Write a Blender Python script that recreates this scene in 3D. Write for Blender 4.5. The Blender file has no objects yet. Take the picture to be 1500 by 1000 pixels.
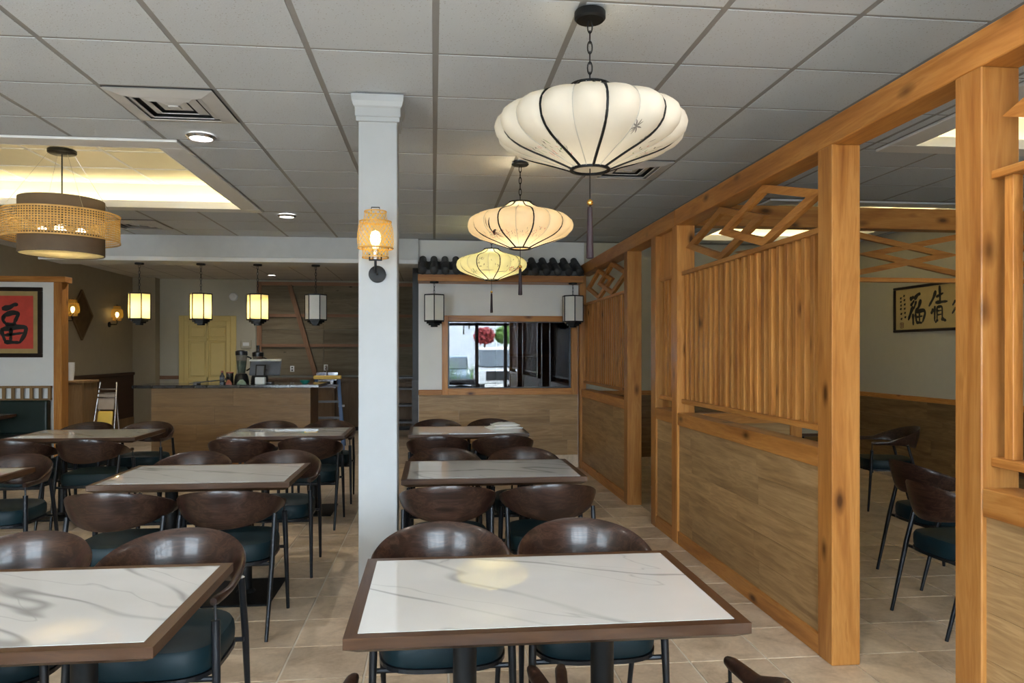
import bpy, bmesh, math, random
from mathutils import Vector, Matrix, Euler

random.seed(7)
PI = math.pi
scene = bpy.context.scene
COL = scene.collection

# ------------------------------------------------------------------ camera
cam_d = bpy.data.cameras.new('camera')
cam_d.sensor_fit = 'HORIZONTAL'; cam_d.sensor_width = 36.0
cam_d.lens = 36.0 * 1085 / 1500
cam_d.shift_y = 16 / 1500
cam_d.clip_start = 0.05
cam = bpy.data.objects.new('camera', cam_d); COL.objects.link(cam)
cam.location = (0, 0, 1.52)
cam.rotation_euler = (PI / 2, 0, -math.radians(6.05))
scene.camera = cam

# ------------------------------------------------------------------ daylight
world = bpy.data.worlds.new('sky'); scene.world = world
world.use_nodes = True
bg = world.node_tree.nodes['Background']
bg.inputs[0].default_value = (0.74, 0.88, 1.0, 1)
bg.inputs[1].default_value = 16.5

sun_d = bpy.data.lights.new('sun', 'SUN'); sun_d.energy = 10; sun_d.angle = 0.02
sun_d.color = (1.0, 0.97, 0.93)
sun = bpy.data.objects.new('sun', sun_d); COL.objects.link(sun)
sun.rotation_euler = (math.radians(42), math.radians(10), 0)

def portal(x0, x1, y, z0, z1):
    d = bpy.data.lights.new('window_portal', 'AREA'); d.shape = 'RECTANGLE'
    d.size = x1 - x0; d.size_y = z1 - z0; d.cycles.is_portal = True
    o = bpy.data.objects.new('window_portal', d); COL.objects.link(o)
    o.location = ((x0 + x1) / 2, y, (z0 + z1) / 2); o.rotation_euler = (PI / 2, 0, PI)
for px0, px1 in ((-5.0,-2.3),(-0.4,2.6)): portal(px0, px1, -2.62, 0.1, 2.75)

vs = scene.view_settings
vs.view_transform = 'Standard'; vs.look = 'None'; vs.gamma = 1.0; vs.exposure = 1.05
vs.use_curve_mapping = False
cy = scene.cycles
cy.max_bounces = 6; cy.diffuse_bounces = 3; cy.glossy_bounces = 3; cy.transmission_bounces = 6
cy.transparent_max_bounces = 12
cy.use_guiding = True
cy.caustics_reflective = False; cy.caustics_refractive = False
cy.sample_clamp_indirect = 40.0

# ------------------------------------------------------------------ helpers
class MB:
    def __init__(s): s.v = []; s.f = []
    def add(s, vs_, fs_):
        n = len(s.v); s.v += [tuple(p) for p in vs_]; s.f += [tuple(i + n for i in f) for f in fs_]; return s
    def box(s, x0, y0, z0, x1, y1, z1):
        if x0 > x1: x0, x1 = x1, x0
        if y0 > y1: y0, y1 = y1, y0
        if z0 > z1: z0, z1 = z1, z0
        return s.add([(x0,y0,z0),(x1,y0,z0),(x1,y1,z0),(x0,y1,z0),(x0,y0,z1),(x1,y0,z1),(x1,y1,z1),(x0,y1,z1)],
              [(0,3,2,1),(4,5,6,7),(0,1,5,4),(1,2,6,5),(2,3,7,6),(3,0,4,7)])
    def bar(s, p0, p1, w, h, up=(0,0,1)):
        """rectangular bar from p0 to p1; w across, h along up"""
        p0, p1 = Vector(p0), Vector(p1); d = (p1 - p0).normalized(); u = Vector(up)
        a = d.cross(u).normalized() * w / 2; b = a.cross(d).normalized() * h / 2
        V = [p + sa * a + sb * b for p in (p0, p1) for sa, sb in ((-1,-1),(1,-1),(1,1),(-1,1))]
        return s.add(V, [(0,1,2,3),(7,6,5,4),(0,4,5,1),(1,5,6,2),(2,6,7,3),(3,7,4,0)])
    def tube(s, pts, r, n=8, cap=True):
        pts = [Vector(p) for p in pts]; rs = r if isinstance(r, (list, tuple)) else [r] * len(pts)
        base = len(s.v); prev = None
        for i, p in enumerate(pts):
            d = (pts[min(i + 1, len(pts) - 1)] - pts[max(i - 1, 0)]).normalized()
            if prev is None:
                t = Vector((0,0,1)) if abs(d.z) < 0.9 else Vector((1,0,0))
                a = d.cross(t).normalized()
            else:
                a = (prev - d * prev.dot(d)).normalized()
            prev = a; b = d.cross(a)
            s.v += [tuple(p + rs[i] * (math.cos(2*PI*k/n) * a + math.sin(2*PI*k/n) * b)) for k in range(n)]
        for i in range(len(pts) - 1):
            for k in range(n):
                s.f.append((base+i*n+k, base+i*n+(k+1)%n, base+(i+1)*n+(k+1)%n, base+(i+1)*n+k))
        if cap:
            s.f.append(tuple(base + k for k in reversed(range(n))))
            s.f.append(tuple(base + (len(pts)-1)*n + k for k in range(n)))
        return s
    def lathe(s, prof, n=24, c=(0,0,0), cap=True, rot=0):
        base = len(s.v)
        for r, z in prof:
            for k in range(n):
                a = rot + 2*PI*k/n; s.v.append((c[0]+r*math.cos(a), c[1]+r*math.sin(a), c[2]+z))
        for i in range(len(prof)-1):
            for k in range(n):
                s.f.append((base+i*n+k, base+i*n+(k+1)%n, base+(i+1)*n+(k+1)%n, base+(i+1)*n+k))
        if cap:
            s.f.append(tuple(base+k for k in reversed(range(n)))); s.f.append(tuple(base+(len(prof)-1)*n+k for k in range(n)))
        return s
    def prism(s, poly, axis, a, b):
        """poly: 2-D points; axis 'x','y','z' is the extrusion axis from a to b"""
        n = len(poly)
        def P(q, t):
            return {'x': (t, q[0], q[1]), 'y': (q[0], t, q[1]), 'z': (q[0], q[1], t)}[axis]
        return s.add([P(q, a) for q in poly] + [P(q, b) for q in poly],
                     [tuple(range(n)), tuple(n + i for i in reversed(range(n)))] + [(i, n+i, n+(i+1)%n, (i+1)%n) for i in range(n)])
    def xf(s, m):
        s.v = [tuple(m @ Vector(p)) for p in s.v]; return s
    def mesh(s, name, smooth=False, bevel=0, seg=1):
        me = bpy.data.meshes.new(name); me.from_pydata(s.v, [], s.f)
        bm = bmesh.new(); bm.from_mesh(me)
        bmesh.ops.recalc_face_normals(bm, faces=bm.faces)
        if bevel:
            ed = [e for e in bm.edges if len(e.link_faces) == 2 and e.calc_face_angle(0) > 0.6]
            bmesh.ops.bevel(bm, geom=ed, offset=bevel, segments=seg, affect='EDGES', profile=0.5)
        bm.to_mesh(me); bm.free()
        if smooth:
            for p in me.polygons: p.use_smooth = True
            try: me.set_sharp_from_angle(angle=0.7)
            except Exception: pass
        return me
    def build(s, name, mat, parent=None, loc=(0,0,0), smooth=False, bevel=0, seg=1, label=None):
        return link(name, s.mesh(name, smooth, bevel, seg), mat, parent, loc, label)

def link(name, me, mat, parent=None, loc=(0,0,0), label=None):
    if mat is not None and len(me.materials) == 0: me.materials.append(mat)
    o = bpy.data.objects.new(name, me); COL.objects.link(o); o.location = loc
    if parent: o.parent = parent
    if label: o['label'] = label
    return o
def tag(o, label, cat, group=None):
    o['label'] = label; o['category'] = cat
    if group: o['group'] = group
    return o
def thing(name, label, cat, loc=(0,0,0), rz=0, group=None):
    o = bpy.data.objects.new(name, None); COL.objects.link(o); o.empty_display_size = 0.1
    o.location = loc; o.rotation_euler = (0,0,rz)
    return tag(o, label, cat, group)
def struct(o, label=None):
    o['kind'] = 'structure'
    if label: o['label'] = label
    return o
def sroot(name, label=None, loc=(0,0,0)):
    o = bpy.data.objects.new(name, None); COL.objects.link(o); o.location = loc
    return struct(o, label)
def kids(o): return [c for c in bpy.data.objects if c.parent == o]
def dup(root, loc, rz=None, label=None, group=None):
    r = root.copy(); COL.objects.link(r); r.location = loc
    if rz is not None: r.rotation_euler = (0,0,rz)
    if label: r['label'] = label
    if group: r['group'] = group
    for ch in root.children:
        c = ch.copy(); COL.objects.link(c); c.parent = r
        for g in ch.children:
            d = g.copy(); COL.objects.link(d); d.parent = c
    return r
def B(x0,y0,z0,x1,y1,z1): return MB().box(x0,y0,z0,x1,y1,z1)
def point_light(name, parent, loc, e, col, r=0.03):
    d = bpy.data.lights.new(name, 'POINT'); d.energy = e; d.color = col; d.shadow_soft_size = r
    o = bpy.data.objects.new(name, d); COL.objects.link(o); o.location = loc; o.parent = parent
    return o

# ------------------------------------------------------------------ materials
def newmat(name):
    m = bpy.data.materials.new(name); m.use_nodes = True
    nt = m.node_tree; return m, nt, nt.nodes['Principled BSDF']
def N(nt, t, **kw):
    n = nt.nodes.new(t)
    for k, v in kw.items(): setattr(n, k, v)
    return n
def ramp(nt, fac, stops):
    r = N(nt, 'ShaderNodeValToRGB'); cr = r.color_ramp
    while len(cr.elements) > 1: cr.elements.remove(cr.elements[-1])
    cr.elements[0].position, cr.elements[0].color = stops[0][0], (*stops[0][1], 1)
    for p, c in stops[1:]:
        e = cr.elements.new(p); e.color = (*c, 1)
    nt.links.new(fac, r.inputs[0]); return r.outputs[0]
def mixc(nt, fac, a, b, mode='MIX'):
    m = N(nt, 'ShaderNodeMix', data_type='RGBA', blend_type=mode)
    for sck, val in ((m.inputs[0], fac), (m.inputs[6], a), (m.inputs[7], b)):
        if hasattr(val, 'is_linked'): nt.links.new(val, sck)
        elif isinstance(val, (int, float)): sck.default_value = val
        else: sck.default_value = (*val, 1)
    return m.outputs[2]
def objcoord(nt, scale, rnd=40.0):
    tc = N(nt, 'ShaderNodeTexCoord'); oi = N(nt, 'ShaderNodeObjectInfo')
    mul = N(nt, 'ShaderNodeMath', operation='MULTIPLY'); mul.inputs[1].default_value = rnd
    nt.links.new(oi.outputs['Random'], mul.inputs[0])
    add = N(nt, 'ShaderNodeVectorMath', operation='ADD')
    nt.links.new(tc.outputs['Object'], add.inputs[0]); nt.links.new(mul.outputs[0], add.inputs[1])
    mp = N(nt, 'ShaderNodeMapping'); mp.inputs['Scale'].default_value = scale
    nt.links.new(add.outputs[0], mp.inputs[0]); return mp.outputs[0], oi.outputs['Random']
def noise(nt, vec, scale, detail=4, rough=0.55, dist=0.0):
    n = N(nt, 'ShaderNodeTexNoise'); n.inputs['Scale'].default_value = scale; n.inputs['Detail'].default_value = detail
    n.inputs['Roughness'].default_value = rough; n.inputs['Distortion'].default_value = dist
    if vec is not None: nt.links.new(vec, n.inputs['Vector'])
    return n.outputs['Fac']
def bump(nt, bs, h, strength=0.2, dist=0.01):
    b = N(nt, 'ShaderNodeBump'); b.inputs['Strength'].default_value = strength; b.inputs['Distance'].default_value = dist
    nt.links.new(h, b.inputs['Height']); nt.links.new(b.outputs[0], bs.inputs['Normal'])

def plain(name, col, rough=0.5, metal=0.0, var=0.0, coat=0.0, emit=None, estr=0.0, spec=0.5):
    m, nt, bs = newmat(name)
    bs.inputs['Specular IOR Level'].default_value = spec
    bs.inputs['Roughness'].default_value = rough; bs.inputs['Metallic'].default_value = metal
    bs.inputs['Coat Weight'].default_value = coat
    vec, rnd = objcoord(nt, (1,1,1))
    f = noise(nt, vec, 9.0, 5)
    lo = tuple(c * (1 - var) for c in col); hi = tuple(min(1, c * (1 + var)) for c in col)
    nt.links.new(ramp(nt, f, [(0.3, lo), (0.7, hi)]), bs.inputs['Base Color'])
    if emit:
        bs.inputs['Emission Color'].default_value = (*emit, 1); bs.inputs['Emission Strength'].default_value = estr
    return m
def wood(name, axis, dark, mid, light, knots=0.0, rough=0.4, coat=0.0, ring=1.0, bumpy=0.08, var=0.25, grain=1.0, spec=0.3, dist=0.7):
    m, nt, bs = newmat(name)
    st = {'x': (0.09,1,1), 'y': (1,0.09,1), 'z': (1,1,0.09)}[axis]
    vec, rnd = objcoord(nt, tuple(v * grain for v in st))
    f1 = noise(nt, vec, 11.0 * ring, 4, 0.55, dist)
    c1 = ramp(nt, f1, [(0.30, dark), (0.46, mid), (0.56, light), (0.60, mid), (0.72, light)])
    f2 = noise(nt, vec, 75.0, 3, 0.6)
    c2 = mixc(nt, 0.35, c1, ramp(nt, f2, [(0.3, tuple(c * 0.72 for c in mid)), (0.7, light)]))
    hsv = N(nt, 'ShaderNodeHueSaturation'); nt.links.new(c2, hsv.inputs['Color'])
    mr = N(nt, 'ShaderNodeMapRange'); nt.links.new(rnd, mr.inputs[0]); mr.inputs[3].default_value = 1 - var; mr.inputs[4].default_value = 1 + var * 0.6
    nt.links.new(mr.outputs[0], hsv.inputs['Value']); out = hsv.outputs[0]
    if knots:
        kst = {'x': (0.45,1,1), 'y': (1,0.45,1), 'z': (1,1,0.45)}[axis]
        kv, _ = objcoord(nt, kst, 61.0)
        vo = N(nt, 'ShaderNodeTexVoronoi'); vo.inputs['Scale'].default_value = 5.5; nt.links.new(kv, vo.inputs['Vector'])
        k = ramp(nt, vo.outputs['Distance'], [(0.035 * knots, (1,1,1)), (0.07 * knots, (0.55,)*3), (0.13 * knots, (0,0,0))])
        out = mixc(nt, k, out, tuple(c * 0.28 for c in dark))
    nt.links.new(out, bs.inputs['Base Color'])
    bs.inputs['Roughness'].default_value = rough; bs.inputs['Coat Weight'].default_value = coat; bs.inputs['Coat Roughness'].default_value = 0.08
    bs.inputs['Specular IOR Level'].default_value = spec
    bump(nt, bs, f2, bumpy, 0.004)
    return m
M = {}
PINE = ((0.26,0.083,0.014), (0.43,0.168,0.035), (0.54,0.245,0.062))
for ax in 'xyz':
    M['pine_'+ax] = wood('pine_'+ax, ax, *PINE, knots=1.5, rough=0.42, coat=0.08)
    M['slat_'+ax] = wood('slat_'+ax, ax, *PINE, knots=1.2, rough=0.45, coat=0.05, grain=1.6)
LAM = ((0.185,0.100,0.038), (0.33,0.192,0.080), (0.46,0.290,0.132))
LAMD = tuple(tuple(c*0.55 for c in q) for q in LAM)  # laminate tones scaled down to paint in the right room's dimness
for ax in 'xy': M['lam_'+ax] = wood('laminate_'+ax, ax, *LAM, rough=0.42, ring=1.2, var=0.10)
for ax in 'xy': M['lamd_'+ax] = wood('shaded_laminate_'+ax, ax, *LAMD, rough=0.45, ring=1.2, var=0.10)
CNT = ((0.145,0.076,0.026), (0.215,0.118,0.042), (0.26,0.150,0.058))
M['counter_x'] = wood('counter_laminate', 'x', *CNT, rough=0.45, ring=1.0, var=0.06)
WAL = ((0.004,0.002,0.0015), (0.016,0.007,0.005), (0.056,0.027,0.018))
M['walnut'] = wood('chair_walnut', 'x', *WAL, rough=0.32, coat=0.16, ring=2.2, dist=1.4, spec=0.35, bumpy=0.03, var=0.12, grain=1.0)
TBL = ((0.034,0.014,0.006), (0.060,0.027,0.012), (0.090,0.043,0.020))
for ax in 'xy': M['edge_'+ax] = wood('table_edge_'+ax, ax, *TBL, rough=0.38, coat=0.08, var=0.06, ring=1.6)
DW = ((0.030,0.012,0.008), (0.050,0.021,0.012), (0.065,0.028,0.016))
M['darkwood_y'] = wood('dark_wainscot', 'y', *DW, rough=0.5, var=0.05)
M['frame_dark'] = wood('dark_frame', 'x', (0.012,0.008,0.006), (0.02,0.012,0.009), (0.03,0.018,0.012), rough=0.35)
M['ply'] = wood('plywood', 'x', (0.13,0.100,0.058), (0.22,0.175,0.11), (0.28,0.23,0.15), rough=0.7, ring=0.5, knots=0.9)
M['stud_x'] = wood('stud_x', 'x', (0.22,0.11,0.06), (0.30,0.16,0.09), (0.36,0.20,0.12), rough=0.6)
M['stud_z'] = wood('stud_z', 'z', (0.20,0.10,0.055), (0.28,0.15,0.08), (0.34,0.19,0.11), rough=0.6)
M['cab'] = wood('cabinet_wood', 'z', (0.20,0.11,0.045), (0.27,0.155,0.065), (0.32,0.19,0.085), rough=0.45)
M['brown_cab'] = wood('kitchen_cabinet', 'z', (0.13,0.08,0.045), (0.18,0.115,0.065), (0.22,0.145,0.085), rough=0.5)
M['steel'] = plain('gunmetal', (0.014,0.016,0.020), 0.30, 0.4, 0.1, spec=0.4)
M['iron'] = plain('black_iron', (0.006,0.007,0.008), 0.45, 0.0, 0.1, spec=0.3)
M['brassy'] = plain('gold_bead', (0.75,0.45,0.12), 0.25, 1.0, 0.1)
M['vinyl'] = plain('teal_vinyl', (0.004,0.017,0.023), 0.5, 0, 0.12, spec=0.25)
M['green_vinyl'] = plain('green_booth_vinyl', (0.004,0.014,0.010), 0.45, 0, 0.12)
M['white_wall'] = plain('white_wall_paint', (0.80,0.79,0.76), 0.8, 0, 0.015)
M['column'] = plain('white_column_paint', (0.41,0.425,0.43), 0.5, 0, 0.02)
M['soffit'] = plain('soffit_paint', (0.62,0.63,0.63), 0.8, 0, 0.03)
M['beige'] = plain('beige_wall_paint', (0.38,0.32,0.215), 0.8, 0, 0.03)
M['sage'] = plain('sage_wall_paint', (0.50,0.47,0.37), 0.8, 0, 0.02)
M['trim_white'] = plain('white_trim', (0.78,0.78,0.78), 0.5, 0, 0.01)
M['cove'] = plain('cove_paint', (0.82,0.77,0.60), 0.7, 0, 0.01)
M['dark'] = plain('dark_shade_paint', (0.05,0.05,0.05), 0.7, 0, 0.1)  # near-black tone paints in the gloom of the unlit kitchen
M['darkmetal'] = plain('dark_shelf_steel', (0.10,0.10,0.105), 0.5, 0.4, 0.15)
M['door'] = plain('cream_door_paint', (0.72,0.55,0.20), 0.5, 0, 0.02)
M['grid'] = plain('ceiling_grid_shaded', (0.30,0.30,0.30), 0.6, 0, 0.03)  # shadow of the recessed grooves put into the grid colour
M['vent'] = plain('vent_paint', (0.62,0.62,0.62), 0.5, 0.1, 0.04)
M['black'] = plain('black_plastic', (0.012,0.012,0.012), 0.35, 0, 0.1)
M['granite'] = plain('black_granite', (0.018,0.018,0.02), 0.12, 0, 0.6)
M['chrome'] = plain('chrome', (0.6,0.6,0.62), 0.2, 1.0, 0.05)
M['greyplastic'] = plain('grey_plastic', (0.16,0.17,0.19), 0.45, 0, 0.05)
M['white'] = plain('white_plastic', (0.8,0.8,0.78), 0.45, 0, 0.03)
M['rooftile'] = plain('charcoal_roof_tile', (0.022,0.023,0.025), 0.55, 0, 0.3)
M['rattan'] = plain('rattan_cane', (0.60,0.37,0.13), 0.6, 0, 0.15)
M['dark_rattan'] = plain('dark_rattan', (0.15,0.085,0.032), 0.6, 0, 0.15)
M['bamboo'] = plain('bamboo_strip', (0.66,0.36,0.08), 0.5, 0, 0.15)
M['brown_fabric'] = plain('brown_drum_fabric', (0.13,0.095,0.065), 0.85, 0, 0.08)
M['tassel'] = plain('plum_tassel', (0.022,0.009,0.014), 0.6, 0, 0.2)
M['ink'] = plain('black_ink', (0.012,0.012,0.010), 0.7, 0, 0.1)
M['red_paper'] = plain('red_paper', (0.60,0.06,0.035), 0.55, 0, 0.1)
M['gold_mat'] = plain('gold_silk_mount', (0.42,0.29,0.11), 0.6, 0, 0.08)
M['scroll'] = plain('scroll_paper', (0.50,0.38,0.16), 0.7, 0, 0.05)
M['seal'] = plain('seal_ink', (0.20,0.10,0.05), 0.7, 0, 0.1)
M['blue'] = plain('blue_fibreglass', (0.07,0.13,0.26), 0.5, 0, 0.05)
M['yellow'] = plain('yellow_plastic', (0.72,0.47,0.08), 0.5, 0, 0.05)
M['teal_bowl'] = plain('teal_plastic', (0.03,0.30,0.24), 0.4, 0, 0.05)
M['greencloth'] = plain('green_cloth', (0.30,0.38,0.27), 0.9, 0, 0.2)
M['redpot'] = plain('red_jar', (0.35,0.10,0.05), 0.4, 0, 0.1)
M['napkin'] = plain('white_cloth', (0.82,0.82,0.80), 0.9, 0, 0.03)
M['card'] = plain('cardboard', (0.34,0.27,0.20), 0.8, 0, 0.1)
M['asphalt'] = plain('asphalt', (0.38,0.37,0.35), 0.9, 0, 0.2)
M['carwhite'] = plain('white_car_paint', (0.8,0.8,0.8), 0.25, 0, 0.02, coat=0.5)
M['carblue'] = plain('blue_grey_car_paint', (0.22,0.32,0.42), 0.25, 0, 0.02, coat=0.5)
M['carglass'] = plain('car_glass', (0.10,0.12,0.14), 0.1, 0, 0.05)
M['leaf_g'] = plain('green_leaf', (0.20,0.35,0.08), 0.6, 0, 0.4)
M['leaf_r'] = plain('red_leaf', (0.40,0.06,0.06), 0.6, 0, 0.4)
M['bark'] = plain('bark', (0.10,0.07,0.05), 0.9, 0, 0.2)
M['pot'] = plain('dark_planter', (0.04,0.04,0.045), 0.6, 0, 0.1)
M['facade'] = plain('pale_facade', (0.70,0.72,0.75), 0.8, 0, 0.06)
M['ink_red'] = plain('pink_paint', (0.60,0.18,0.16), 0.7, 0, 0.15)
M['ink_green'] = plain('green_paint', (0.20,0.32,0.13), 0.7, 0, 0.15)
M['seam'] = plain('seam_thread', (0.50,0.49,0.45), 0.8, 0, 0.05)
M['ink_grey'] = plain('grey_paint', (0.20,0.18,0.16), 0.7, 0, 0.15)
M['bulb'] = plain('warm_bulb', (1,0.9,0.7), 0.5, emit=(1.0,0.78,0.34), estr=5.0)
M['bulb_soft'] = plain('soft_bulb', (1,0.95,0.85), 0.5, emit=(1.0,0.86,0.60), estr=4.0)
M['spot'] = plain('spot_disc', (1,1,1), 0.5, emit=(1.0,0.93,0.80), estr=4.0)

def marble():
    m, nt, bs = newmat('white_marble')
    vec, rnd = objcoord(nt, (1,1,1), 13.0)
    m0 = N(nt, 'ShaderNodeMapping'); nt.links.new(vec, m0.inputs[0]); m0.inputs['Rotation'].default_value = (0,0,math.radians(34))
    mp = N(nt, 'ShaderNodeMapping'); nt.links.new(m0.outputs[0], mp.inputs[0]); mp.inputs['Scale'].default_value = (0.42,1.9,1)
    def veins(sc, lo, hi, dist):
        f = noise(nt, mp.outputs[0], sc, 3, 0.42, dist)
        s1 = N(nt, 'ShaderNodeMath', operation='SUBTRACT'); s1.inputs[1].default_value = 0.5; nt.links.new(f, s1.inputs[0])
        a = N(nt, 'ShaderNodeMath', operation='ABSOLUTE'); nt.links.new(s1.outputs[0], a.inputs[0])
        return ramp(nt, a.outputs[0], [(lo, (1,1,1)), (hi, (0,0,0))])
    v1 = veins(1.25, 0.001, 0.017, 0.25); v2 = veins(2.1, 0.0, 0.006, 0.3)
    patch = ramp(nt, noise(nt, vec, 1.8, 2), [(0.40, (0.30,)*3), (0.55, (1,1,1))])
    v1p = mixc(nt, 1.0, v1, patch, 'MULTIPLY')
    base = ramp(nt, noise(nt, vec, 3.0, 3), [(0.3, (0.61,0.605,0.585)), (0.7, (0.66,0.655,0.64))])
    c = mixc(nt, mixc(nt, 1.0, v1p, (0.75,)*3, 'MULTIPLY'), base, (0.26,0.26,0.25))
    c = mixc(nt, mixc(nt, 1.0, v2, (0.45,)*3, 'MULTIPLY'), c, (0.34,0.34,0.33))
    nt.links.new(c, bs.inputs['Base Color']); bs.inputs['Roughness'].default_value = 0.0
    bs.inputs['IOR'].default_value = 2.0
    return m
M['marble'] = marble()
def floor_tile():
    m, nt, bs = newmat('beige_floor_tile')
    vec, rnd = objcoord(nt, (1,1,1), 50.0)
    f = noise(nt, vec, 4.5, 6, 0.65, 0.8)
    c = ramp(nt, f, [(0.30, (0.40,0.295,0.20)), (0.48, (0.62,0.485,0.345)), (0.68, (0.76,0.62,0.465))])
    f2 = noise(nt, vec, 40, 4)
    c = mixc(nt, 0.25, c, ramp(nt, f2, [(0.35, (0.34,0.25,0.165)), (0.65, (0.62,0.50,0.37))]))
    hsv = N(nt, 'ShaderNodeHueSaturation'); nt.links.new(c, hsv.inputs['Color'])
    mr = N(nt, 'ShaderNodeMapRange'); nt.links.new(rnd, mr.inputs[0]); mr.inputs[3].default_value = 0.88; mr.inputs[4].default_value = 1.1
    nt.links.new(mr.outputs[0], hsv.inputs['Value'])
    nt.links.new(hsv.outputs[0], bs.inputs['Base Color']); bs.inputs['Roughness'].default_value = 0.38
    bump(nt, bs, f, 0.12, 0.004); return m
M['floor_tile'] = floor_tile()
M['grout'] = plain('grout', (0.72,0.66,0.57), 0.9, 0, 0.05)
def ceiling_tile():
    m, nt, bs = newmat('ceiling_tile')
    vec, rnd = objcoord(nt, (1,1,1), 30.0)
    vo = N(nt, 'ShaderNodeTexVoronoi'); vo.inputs['Scale'].default_value = 55; vo.inputs['Randomness'].default_value = 1.0
    nt.links.new(vec, vo.inputs['Vector'])
    holes = ramp(nt, vo.outputs['Distance'], [(0.10, (0,0,0)), (0.20, (1,1,1))])
    c = mixc(nt, holes, (0.38,0.385,0.39), (0.60,0.645,0.70))
    hsv = N(nt, 'ShaderNodeHueSaturation'); nt.links.new(c, hsv.inputs['Color'])
    mr = N(nt, 'ShaderNodeMapRange'); nt.links.new(rnd, mr.inputs[0]); mr.inputs[3].default_value = 0.95; mr.inputs[4].default_value = 1.03
    nt.links.new(mr.outputs[0], hsv.inputs['Value']); nt.links.new(hsv.outputs[0], bs.inputs['Base Color'])
    bs.inputs['Roughness'].default_value = 0.9
    f = noise(nt, vec, 120, 4); bump(nt, bs, f, 0.35, 0.004)
    return m
M['ctile'] = ceiling_tile()
def far_tiles():
    m, nt, bs = newmat('far_ceiling_tiles')
    tc = N(nt, 'ShaderNodeTexCoord')
    br = N(nt, 'ShaderNodeTexBrick'); br.offset = 0.0; br.inputs['Scale'].default_value = 1.0
    br.inputs['Brick Width'].default_value = 0.612; br.inputs['Row Height'].default_value = 0.612; br.inputs['Mortar Size'].default_value = 0.012
    br.inputs['Color1'].default_value = (0.68,0.67,0.65,1); br.inputs['Color2'].default_value = (0.66,0.65,0.63,1); br.inputs['Mortar'].default_value = (0.4,0.39,0.38,1)
    nt.links.new(tc.outputs['Object'], br.inputs['Vector']); nt.links.new(br.outputs['Color'], bs.inputs['Base Color'])
    bs.inputs['Roughness'].default_value = 0.9; return m
M['ctile_far'] = far_tiles()
def shade(name, col, trans=0.5):
    m, nt, bs = newmat(name)
    out = nt.nodes['Material Output']
    vec, _ = objcoord(nt, (1,1,1)); f = noise(nt, vec, 14, 3)
    c = ramp(nt, f, [(0.3, tuple(x * 0.96 for x in col)), (0.7, col)])
    d = N(nt, 'ShaderNodeBsdfDiffuse'); t = N(nt, 'ShaderNodeBsdfTranslucent'); mx = N(nt, 'ShaderNodeMixShader'); mx.inputs[0].default_value = trans
    nt.links.new(c, d.inputs[0]); nt.links.new(c, t.inputs[0]); nt.links.new(d.outputs[0], mx.inputs[1]); nt.links.new(t.outputs[0], mx.inputs[2])
    nt.links.new(mx.outputs[0], out.inputs[0]); return m
M['milk_off'] = shade('unlit_milk_glass', (0.88,0.87,0.83), 0.25)
M['silk'] = shade('cream_silk', (0.76,0.73,0.66), 0.38)
M['silk_peach'] = shade('peach_silk', (0.86,0.76,0.60), 0.45)
M['silk_green'] = shade('pale_green_silk', (0.82,0.82,0.58), 0.45)
M['milk'] = shade('milk_glass', (0.88,0.82,0.62), 0.55)
def pane_mat(name, gloss, tint=(1,1,1)):
    m, nt, bs = newmat(name); out = nt.nodes['Material Output']
    t = N(nt, 'ShaderNodeBsdfTransparent'); g = N(nt, 'ShaderNodeBsdfGlossy'); g.inputs['Roughness'].default_value = 0.0
    vec, _ = objcoord(nt, (1,1,1)); f = noise(nt, vec, 1.0, 2)
    nt.links.new(ramp(nt, f, [(0.3, tint), (0.7, tuple(min(1, x * 1.02) for x in tint))]), t.inputs[0])
    f0 = ((gloss - 1) / (gloss + 1)) ** 2          # Schlick, the same from both sides of the pane
    lw = N(nt, 'ShaderNodeLayerWeight'); lw.inputs['Blend'].default_value = 0.5
    pw = N(nt, 'ShaderNodeMath', operation='POWER'); nt.links.new(lw.outputs['Facing'], pw.inputs[0]); pw.inputs[1].default_value = 5
    ma = N(nt, 'ShaderNodeMath', operation='MULTIPLY_ADD'); nt.links.new(pw.outputs[0], ma.inputs[0]); ma.inputs[1].default_value = 1 - f0; ma.inputs[2].default_value = f0
    mx = N(nt, 'ShaderNodeMixShader'); nt.links.new(ma.outputs[0], mx.inputs[0])
    nt.links.new(t.outputs[0], mx.inputs[1]); nt.links.new(g.outputs[0], mx.inputs[2]); nt.links.new(mx.outputs[0], out.inputs[0]); return m
M['pane'] = pane_mat('clear_pane', 1.45)
M['dark_pane'] = pane_mat('tinted_pane', 1.75, (0.35,0.36,0.37))
M['rattan_sh'] = shade('rattan_weave', (0.66,0.43,0.17), 0.35)
M['film'] = pane_mat('plastic_film', 1.5, (0.8,0.8,0.8))

# ------------------------------------------------------------------ floor
H = 2.98
XL, XR, YF, YB = -5.8, 5.6, -2.7, 15.3
floor = struct(B(XL-0.3, YF-0.2, -0.08, XR+0.3, YB+0.3, -0.006).build('floor', M['grout']))
TP = 0.395; GX, GY = -0.72, 3.92
tile_me = B(-TP/2+0.005, -TP/2+0.005, -0.012, TP/2-0.005, TP/2-0.005, 0.0).mesh('floor_tile', bevel=0.0015)
tile_me.materials.append(M['floor_tile'])
far = MB(); cells = []
for i in range(-14, 17):
    for j in range(-17, 30):
        cx, cyy = GX + TP*(i+0.5), GY + TP*(j+0.5)
        if cx < XL+0.05 or cx > XR-0.05 or cyy < YF+0.1 or cyy > YB: continue
        near = cyy > 2.5 and abs(cx - 0.3) < 3.5 and cyy < 9.0
        cells.append((0 if near else 1, abs(cx - 0.3) * 0.3 + cyy, cx, cyy))
cells.sort()
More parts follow.
